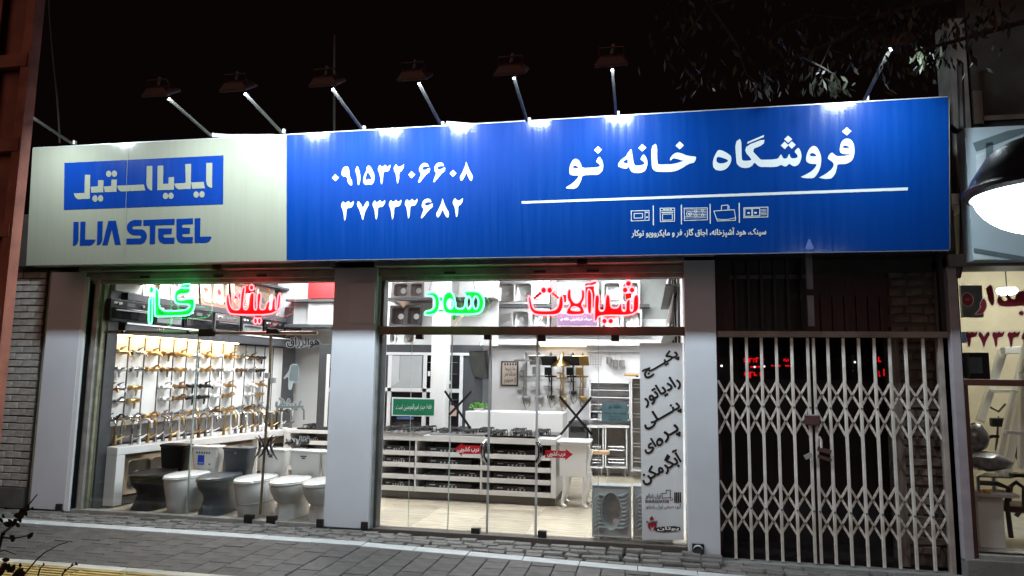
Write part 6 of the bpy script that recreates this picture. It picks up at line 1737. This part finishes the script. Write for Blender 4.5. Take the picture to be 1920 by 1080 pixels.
film_letters('row of maroon Persian numerals on the neighbouring window', [(digit(N_, a_, 621, b_, 651), []) for N_, a_, b_ in ((N3, 1809.7, 1832.4), (N7, 1834, 1856), (N3, 1860, 1883), (N3, 1888.5, 1912), (N9, 1916, 1938), (N6, 1942, 1964))], at(1811, 652, .05))
MB().obox(at(1830, 686, .12), (.17, .12, .235)).build('speaker_body', m_blackp, (sp_ := thing('loudspeaker', 'small black loudspeaker box on the sill beam of the neighbouring window', 'speaker', at(1830, 706, .12))), bevel=.006)
MB().box(*[at(1818, 686, .055).x, at(1842, 686, .055).x], .053, .058, at(1830, 700, .055).z, at(1830, 670, .055).z).build('grille', mat('speaker_cloth', (.02, .02, .022), .9), sp_)
pc = rect(1803, 535, 1843, 595, .8)
tag(MB().box(pc[0], pc[1], .8, .84, pc[2], pc[3]).build('grey_sample_board', mat('grey_sample', (.30, .34, .35), .4, var=.2), origin=Vector((pc[0], .8, pc[2]))), 'grey sample board hanging behind the maroon word', 'board')
tag(MB().box(*[at(1804, 630, 1.1).x, at(1818, 630, 1.1).x], 1.1, 1.2, at(1810, 642, 1.1).z, at(1810, 622, 1.1).z).build('blue_pack', mat('blue_pack', (.18, .30, .62), .5), origin=at(1804, 642, 1.1)), 'small blue pack behind the maroon numerals', 'package')
# white frames leaning inside
m_wf = mat('upvc_white', (.84, .85, .83), .35, var=.04)
def wframe(P, Y, label, rungs=()):
    t = thing('window_profile', label, 'window frame', at(*P[0], Y), 'white window frames leaning in the neighbouring shop')
    for a, b in zip(P[:-1], P[1:]): MB().bar(at(*a, Y), at(*b, Y+.1), .075, .06).build('profile', m_wf, t, bevel=.006)
    for a, b in rungs: MB().bar(at(*a, Y), at(*b, Y), .035, .05).build('rail', m_wf, t, bevel=.004)
wframe([(1838, 790), (1880, 658), (1921, 655)], 1.5, 'white window frame leaning at the left of the lit room', [((1855, 733), (1905, 733))])
wframe([(1873, 866), (1905, 735), (1925, 650)], 1.2, 'long white window profile leaning across the middle of the lit room')
wframe([(1886, 885), (1917, 735)], 1.1, 'second long white profile just right of the leaning middle one')
wframe([(1917, 880), (1920, 700), (1935, 600)], 1.0, 'upright white profile at the picture edge of the lit room', [((1885, 810), (1917, 812))])
# bicycle in the dark behind
bk_ = thing('bicycle', 'dark bicycle standing behind the leaning white frames', 'bicycle', at(1868, 860, 2.0))
for (x, y) in ((1868, 845), (1935, 850)):
    c = at(x, y, 2.0); MB().tube(circle_pts(c, .16, (1, 0, 0), (0, 0, 1), 18), .018, 6, closed=True).build('wheel', m_blackp, bk_)
MB().tube([at(1868, 845, 2.0), at(1872, 782, 2.0), at(1905, 838, 2.0), at(1925, 790, 2.0), at(1935, 850, 2.0)], .016, 6).build('frame', mat('bike_grey', (.10, .10, .10), .4), bk_); MB().tube([at(1850, 760, 1.8), at(1872, 772, 2.0), at(1885, 758, 2.1)], .012, 6).build('handlebar', m_blackp, bk_, smooth=True); MB().obox(at(1872, 792, 1.95), (.16, .08, .10)).build('bag', m_blackp, bk_, bevel=.02)
# wrapped grey bundles
def bundle(x, y, Y, r, label, sq=.6):
    c = at(x, y, Y); b = MB(); n = 14; R = []
    for k in range(7):
        ph = -pi/2+pi*k/6
        R.append([c+Vector((r*cos(ph)*cos(2*pi*i/n)*(1+rnd.uniform(-.16, .16))+.001, r*.8*cos(ph)*sin(2*pi*i/n)*(1+rnd.uniform(-.16, .16)), r*sq*sin(ph)*(1+rnd.uniform(-.1, .1)))) for i in range(n)])
    b.loft(R); tag(b.build('wrapped_bundle', mat('grey_foil', (.36, .36, .37), .3, .2, var=.3, scale=14), origin=c, smooth=True), label, 'bundle', 'wrapped bundles in the neighbouring shop')
bundle(1829, 822, .7, .11, 'tall grey wrapped bundle against the brown window frame', 1.3); bundle(1850, 865, .6, .20, 'low grey foil bundle on the glass desk', .45)
# desk with a glass top, white body, and a dark curved chair
dk_ = thing('glass_desk', 'white desk with tinted glass top inside the neighbouring window', 'desk', at(1860, 1020, .5))
q = [at(1832, 878, .45), at(1895, 900, .45), at(1935, 892, .8), at(1860, 868, .9)]
gtp = MB().loft([[Vector((p.x, p.y, .70)) for p in q], [Vector((p.x, p.y, .715)) for p in q]]); gtp.build('glass_top', mat('green_glass_top', (.16, .20, .18), .12), dk_)
MB().obox((at(1855, 930, .5).x, .5, .555), (.36, .3, .03)).build('lower_shelf', mat('pinkish_board', (.55, .46, .44), .5), dk_)
a, b, c, d = rect(1835, 935, 1883, 1020, .45)
MB().box(a, b, .45, .75, .078, .538).build('desk_body', m_wf, dk_)
for xx in (a+.04, b-.04): MB().box(xx-.012, xx+.012, .5, .52, .572, .698).build('support', m_steel, dk_)
tag(MB().tube([at(1845, 921, .4), at(1855, 921, .4)], .018, 8).build('tape_roll', mat('orange_plastic', (.65, .25, .03), .5), origin=at(1845, 925, .4)), 'small orange roll on the lower desk shelf', 'roll')
tag(MB().box(at(1900, 893, .42).x, at(1925, 893, .42).x, .42, .5, .717, .745).build('dark_tool', m_blackp, origin=at(1900, 896, .42)), 'dark tool lying on the glass desk top', 'tool')
ch = thing('dark_chair', 'dark wooden chair with curved arms beside the white desk', 'chair', at(1890, 1010, .55))
m_ch = mat('dark_wood_chair', (.022, .014, .012), .35)
MB().tube([at(1835, 905, .55), at(1870, 907, .5), at(1890, 915, .5), at(1888, 945, .5), at(1896, 1008, .5)], .022, 8).build('arm', m_ch, ch, smooth=True); MB().tube([at(1892, 940, .6), at(1895, 912, .6), at(1905, 904, .6), at(1920, 915, .6), at(1920, 950, .6), at(1905, 968, .6)], .02, 8).build('backrest', m_ch, ch, smooth=True)
MB().obox(at(1905, 950, .75), (.34, .36, .06)).build('seat', mat('brown_leather', (.06, .025, .02), .4), ch, bevel=.02)
for (x, y, Y) in ((1935, 1000, .6), (1930, 985, .95)): MB().tube([at(x-8, 950, Y), at(x, y, Y)], .018, 6).build('leg', m_ch, ch)

# ------------------------------------------------------------------ white brick wall left of the shop
bw = thing('brick_wall', 'pale brick wall with a plaster strip left of the grey pillar', 'wall', (-7.3, 0, 0))
BWY = .08
m_wb = mat('pale_brick', (.40, .39, .36), .85, var=.2, scale=9, bump=.5)
wx1 = at(66, 750, BWY).x
MB().box(-10, wx1, BWY, BWY+.3, .0, 3.4).build('core', m_morta, bw)
bdat = box_data('brick', -.105, .105, -.012, .02, -.034, .034, m_wb, .005)
z = .26; r = 0
while z < 2.7:
    x = wx1-.105+(0 if r % 2 else -.11)
    if r % 2 == 0:
        piece(bdat, 'brick', bw, (wx1-.05, BWY-.004, z), None, (.47, 1, 1)); x = wx1-.21
    while x > -8.3:
        piece(bdat, 'brick', bw, (x, BWY-.004+rnd.uniform(-.004, .003), z+rnd.uniform(-.003, .003)), (0, rnd.uniform(-.012, .012), 0)); x -= .22
    z += .080; r += 1
MB().box(-10, wx1+.003, BWY-.05, BWY-.001, 0, .22).build('plinth', mat('dark_plinth_stone', (.10, .10, .09), .8, bump=.4), bw)
sx0, sx1 = wx1+.004, -6.80
MB().box(sx0, sx1, .11, .34, .02, 2.72).build('plaster_strip', mat('cream_plaster', (.40, .39, .31), .8, var=.15, bump=.3), bw)
for (x, y) in ((62, 706), (56, 795)):
    c = at(x, y, .10); MB().obox(c, (.09, .02, .055)).build('door_bell', m_whitem, bw, bevel=.004)

# ------------------------------------------------------------------ riveted lattice column in the left foreground
LY = -2.2
m_col = mat('red_oxide', (.42, .15, .095), .7, var=.22, scale=4, bump=.3)
lx1 = at(64, 210, LY+.09).x; lx0 = lx1-.42
lcx = thing('steel_column', 'rust red battened steel column in the left foreground', 'column', ((lx0+lx1)/2, LY, 0))
for xx in (lx0, lx1-.085):
    p_ = MB().box(xx, xx+.085, LY, LY+.012, -.05, 6).box(xx+(.0 if xx == lx0 else .073), xx+(.012 if xx == lx0 else .085), LY+.013, LY+.09, -.05, 6)
    p_.build('channel', m_col, lcx)
MB().box(lx0+.013, lx1-.013, LY+.07, LY+.085, -.05, 6).build('back_plate', m_col, lcx)
for yb_ in (-45, 112, 270, 430, 590, 750, 905):
    zc_ = at(50, yb_, LY).z
    MB().box(lx0+.02, lx1-.02, LY-.010, LY-.001, zc_-.055, zc_+.055).build('batten', m_col, lcx, bevel=.003)
    MB().box(lx0+.086, lx1-.086, LY+.0, LY+.069, zc_-.050, zc_-.040).build('batten_shelf', m_col, lcx)

# ------------------------------------------------------------------ hanging cables, pole
cb = MB().tube([at(90, -40, .4), at(94, 40, .4), at(101, 120, .4), at(107, 180, .4), at(110, 225, .4), at(112, 268, .4)], [.012]*6, 6)
tag(cb.build('hanging_cable', mat('grey_cable', (.10, .10, .10), .6), origin=at(112, 268, .4), smooth=True), 'thin grey cable hanging down behind the left end of the sign', 'cable')
pl = MB().cyl(at(627, 110, 2.5), at(628, 66, 2.5), .02, 8); pl.cyl(at(627, 250, 2.5), at(627, 110, 2.5), .02, 8)
tag(pl.build('roof_pole', mat('grey_cable', (.10, .10, .10), .6), origin=at(627, 250, 2.5)), 'thin pale pole rising in the dark above the phone number', 'pole')

# ------------------------------------------------------------------ street tree at the upper right
m_bark = mat('bark', (.055, .040, .032), .9, var=.3, bump=.6)
m_leaf = mat('leaf_dark', (.030, .036, .020), .55, var=.4)
tr = thing('street_tree', 'dark leafy street tree with drooping branches over the blue sign', 'tree', (4.6, -2.3, gz(4.6)))
TY = -2.0
MB().tube([(4.6, -2.3, gz(4.6)), (4.55, -2.28, 1.5), (4.45, -2.2, 3.2), (4.1, -2.0, 4.6), (3.6, -1.8, 5.6)], [.14, .12, .11, .09, .07], 10).build('trunk', m_bark, tr, smooth=True)
limbs = MB(); tips = []
def limb(P, r0):
    pts = [at(x, y, Y) for x, y, Y in P]; n = len(pts)
    limbs.tube(pts, [max(.004, r0*(1-k/n)) for k in range(n)], 6); tips.append(pts)
limb([(1960, -30, -1.8), (1800, -10, -1.7), (1690, 20, TY), (1620, 45, TY), (1560, 80, TY), (1500, 105, TY), (1440, 130, TY)], .035)
limb([(1690, 20, TY), (1640, 30, TY), (1580, 35, TY), (1520, 28, TY), (1470, 50, TY), (1440, 80, TY)], .015)
limb([(1800, -10, -1.8), (1720, 10, -1.9), (1665, 40, -1.95), (1645, 70, -1.95), (1640, 92, -1.95)], .02)
limb([(1960, 30, -1.6), (1850, 60, TY), (1780, 80, TY), (1720, 95, TY), (1690, 110, TY)], .02)
limb([(1500, 105, TY), (1540, 125, -1.2), (1565, 140, -.6), (1570, 150, -.3), (1580, 172, -.15)], .008)
limb([(1560, 80, TY), (1545, 110, -1.4), (1530, 140, -.6), (1522, 160, -.3)], .006)
limb([(1800, -10, -1.7), (1600, -30, TY), (1450, -20, TY), (1330, 10, TY), (1290, 60, TY), (1270, 100, TY)], .02)
limb([(1330, 10, TY), (1380, 80, TY), (1400, 140, TY), (1425, 160, TY)], .010)
limbs.build('limbs', m_bark, tr, smooth=True)
lv = MB()
def leaves(P, n, spread, size):
    for _ in range(n):
        k = rnd.randrange(1, len(P)); c = P[k-1].lerp(P[k], rnd.random())+Vector((rnd.gauss(0, spread), rnd.gauss(0, spread), rnd.gauss(-.02, spread)))
        d = Vector((rnd.gauss(0, .5), rnd.gauss(0, .5), -1)).normalized(); s = d.cross(Vector((rnd.uniform(-1, 1), rnd.uniform(-1, 1), .2))).normalized()
        L_ = size*rnd.uniform(.7, 1.3); w = L_*.16
        if proj(c+d*L_)[1] > 274-(proj(c)[0]-62)*.056-4: continue      # nothing hangs in front of the board
        lv.add([c, c+d*L_*.5+s*w, c+d*L_, c+d*L_*.5-s*w], [(0, 1, 2, 3)])
for P, n, sp in zip(tips, (60, 40, 110, 90, 45, 22, 80, 24), (.10, .10, .13, .13, .07, .07, .16, .09)): leaves(P[1:], n, sp, .085)
cl_ = [at(x, y, -1.95) for x, y in ((1640, 70), (1660, 85), (1690, 60), (1640, 60))]; leaves(cl_, 90, .10, .07)
cl_ = [at(1555, 162, -.15), at(1585, 174, -.15), at(1535, 160, -.2)]; leaves(cl_, 45, .05, .09)
cl_ = [at(1715, 95, -1.0), at(1745, 105, -1.0)]; leaves(cl_, 36, .04, .08)
for q_ in ((1480, 105), (1430, 160), (1275, 10), (1300, 130), (1700, 30), (1780, 40), (1850, 20)): leaves([at(*q_, TY), at(q_[0]+20, q_[1]+10, TY)], 34, .08, .075)
lv.build('crown', m_leaf, tr)

# ------------------------------------------------------------------ shrub twigs at the lower left, close to the camera
SYk = -4.3
sh_ = thing('shrub', 'dark bare twigs with a few black leaves at the lower left corner', 'shrub', at(-30, 1190, SYk))
tw_ = MB()
def twig(P, r): tw_.tube([at(x, y, SYk+dy) for x, y, dy in P], [max(.0012, r*(1-.8*k/len(P))) for k in range(len(P))], 6)
twig([(-30, 1190, 0), (-10, 1060, 0), (5, 1000, 0), (25, 985, .05), (40, 965, .1), (55, 945, .1), (70, 927, .1)], .008)
twig([(-20, 1010, 0), (8, 1008, 0), (22, 1010, 0), (40, 1007, 0), (55, 1004, 0)], .005)
twig([(20, 1120, 0), (45, 1078, 0), (68, 1050, 0), (84, 1036, 0), (110, 1022, .05), (128, 1016, .05)], .004)
twig([(60, 1120, 0), (75, 1066, 0), (82, 1058, 0)], .004); twig([(100, 1120, 0), (118, 1075, 0), (130, 1064, 0), (143, 1057, 0)], .004); twig([(-10, 1035, 0), (10, 1032, 0), (30, 1040, 0)], .003)
twig([(40, 965, .1), (50, 958, .1), (63, 953, .1)], .003)
tw_.build('twigs', mat('dark_twig', (.018, .013, .010), .8), sh_, smooth=True)
lfs = MB()
def leafat(x, y, s, a):
    c = at(x, y, SYk); u = Vector((cos(a), rnd.uniform(-.4, .4), sin(a))).normalized(); v = u.cross(Vector((0, 1, rnd.uniform(-.3, .3)))).normalized()
    n = [c-u*s, c-u*s*.4+v*s*.55, c+u*s*.3+v*s*.55, c+u*s, c+u*s*.3-v*s*.55, c-u*s*.4-v*s*.55]
    m_ = c+u.cross(v)*s*.2
    lfs.add(n+[m_], [(i, (i+1) % 6, 6) for i in range(6)])
for (x, y, s) in ((14, 983, .017), (20, 980, .018), (27, 979, .017), (33, 984, .013), (34, 966, .016), (40, 968, .016), (42, 957, .014), (50, 955, .012), (37, 974, .013), (24, 1010, .016), (21, 1007, .012), (57, 1004, .014), (53, 1006, .012), (8, 1000, .008),
                  (8, 1062, .022), (16, 1065, .022), (24, 1066, .016), (3, 1070, .022), (35, 1073, .02), (42, 1077, .02), (28, 1080, .02), (10, 1050, .012), (15, 1049, .008), (38, 1060, .010), (82, 1058, .006), (135, 1059, .006), (143, 1057, .008), (122, 1069, .006), (6, 968, .010), (2, 975, .012), (60, 953, .007), (48, 962, .012)):
    leafat(x, y, s*1.25, rnd.uniform(0, pi))
lfs.build('leaves', mat('dark_leaf', (.014, .012, .010), .7), sh_)
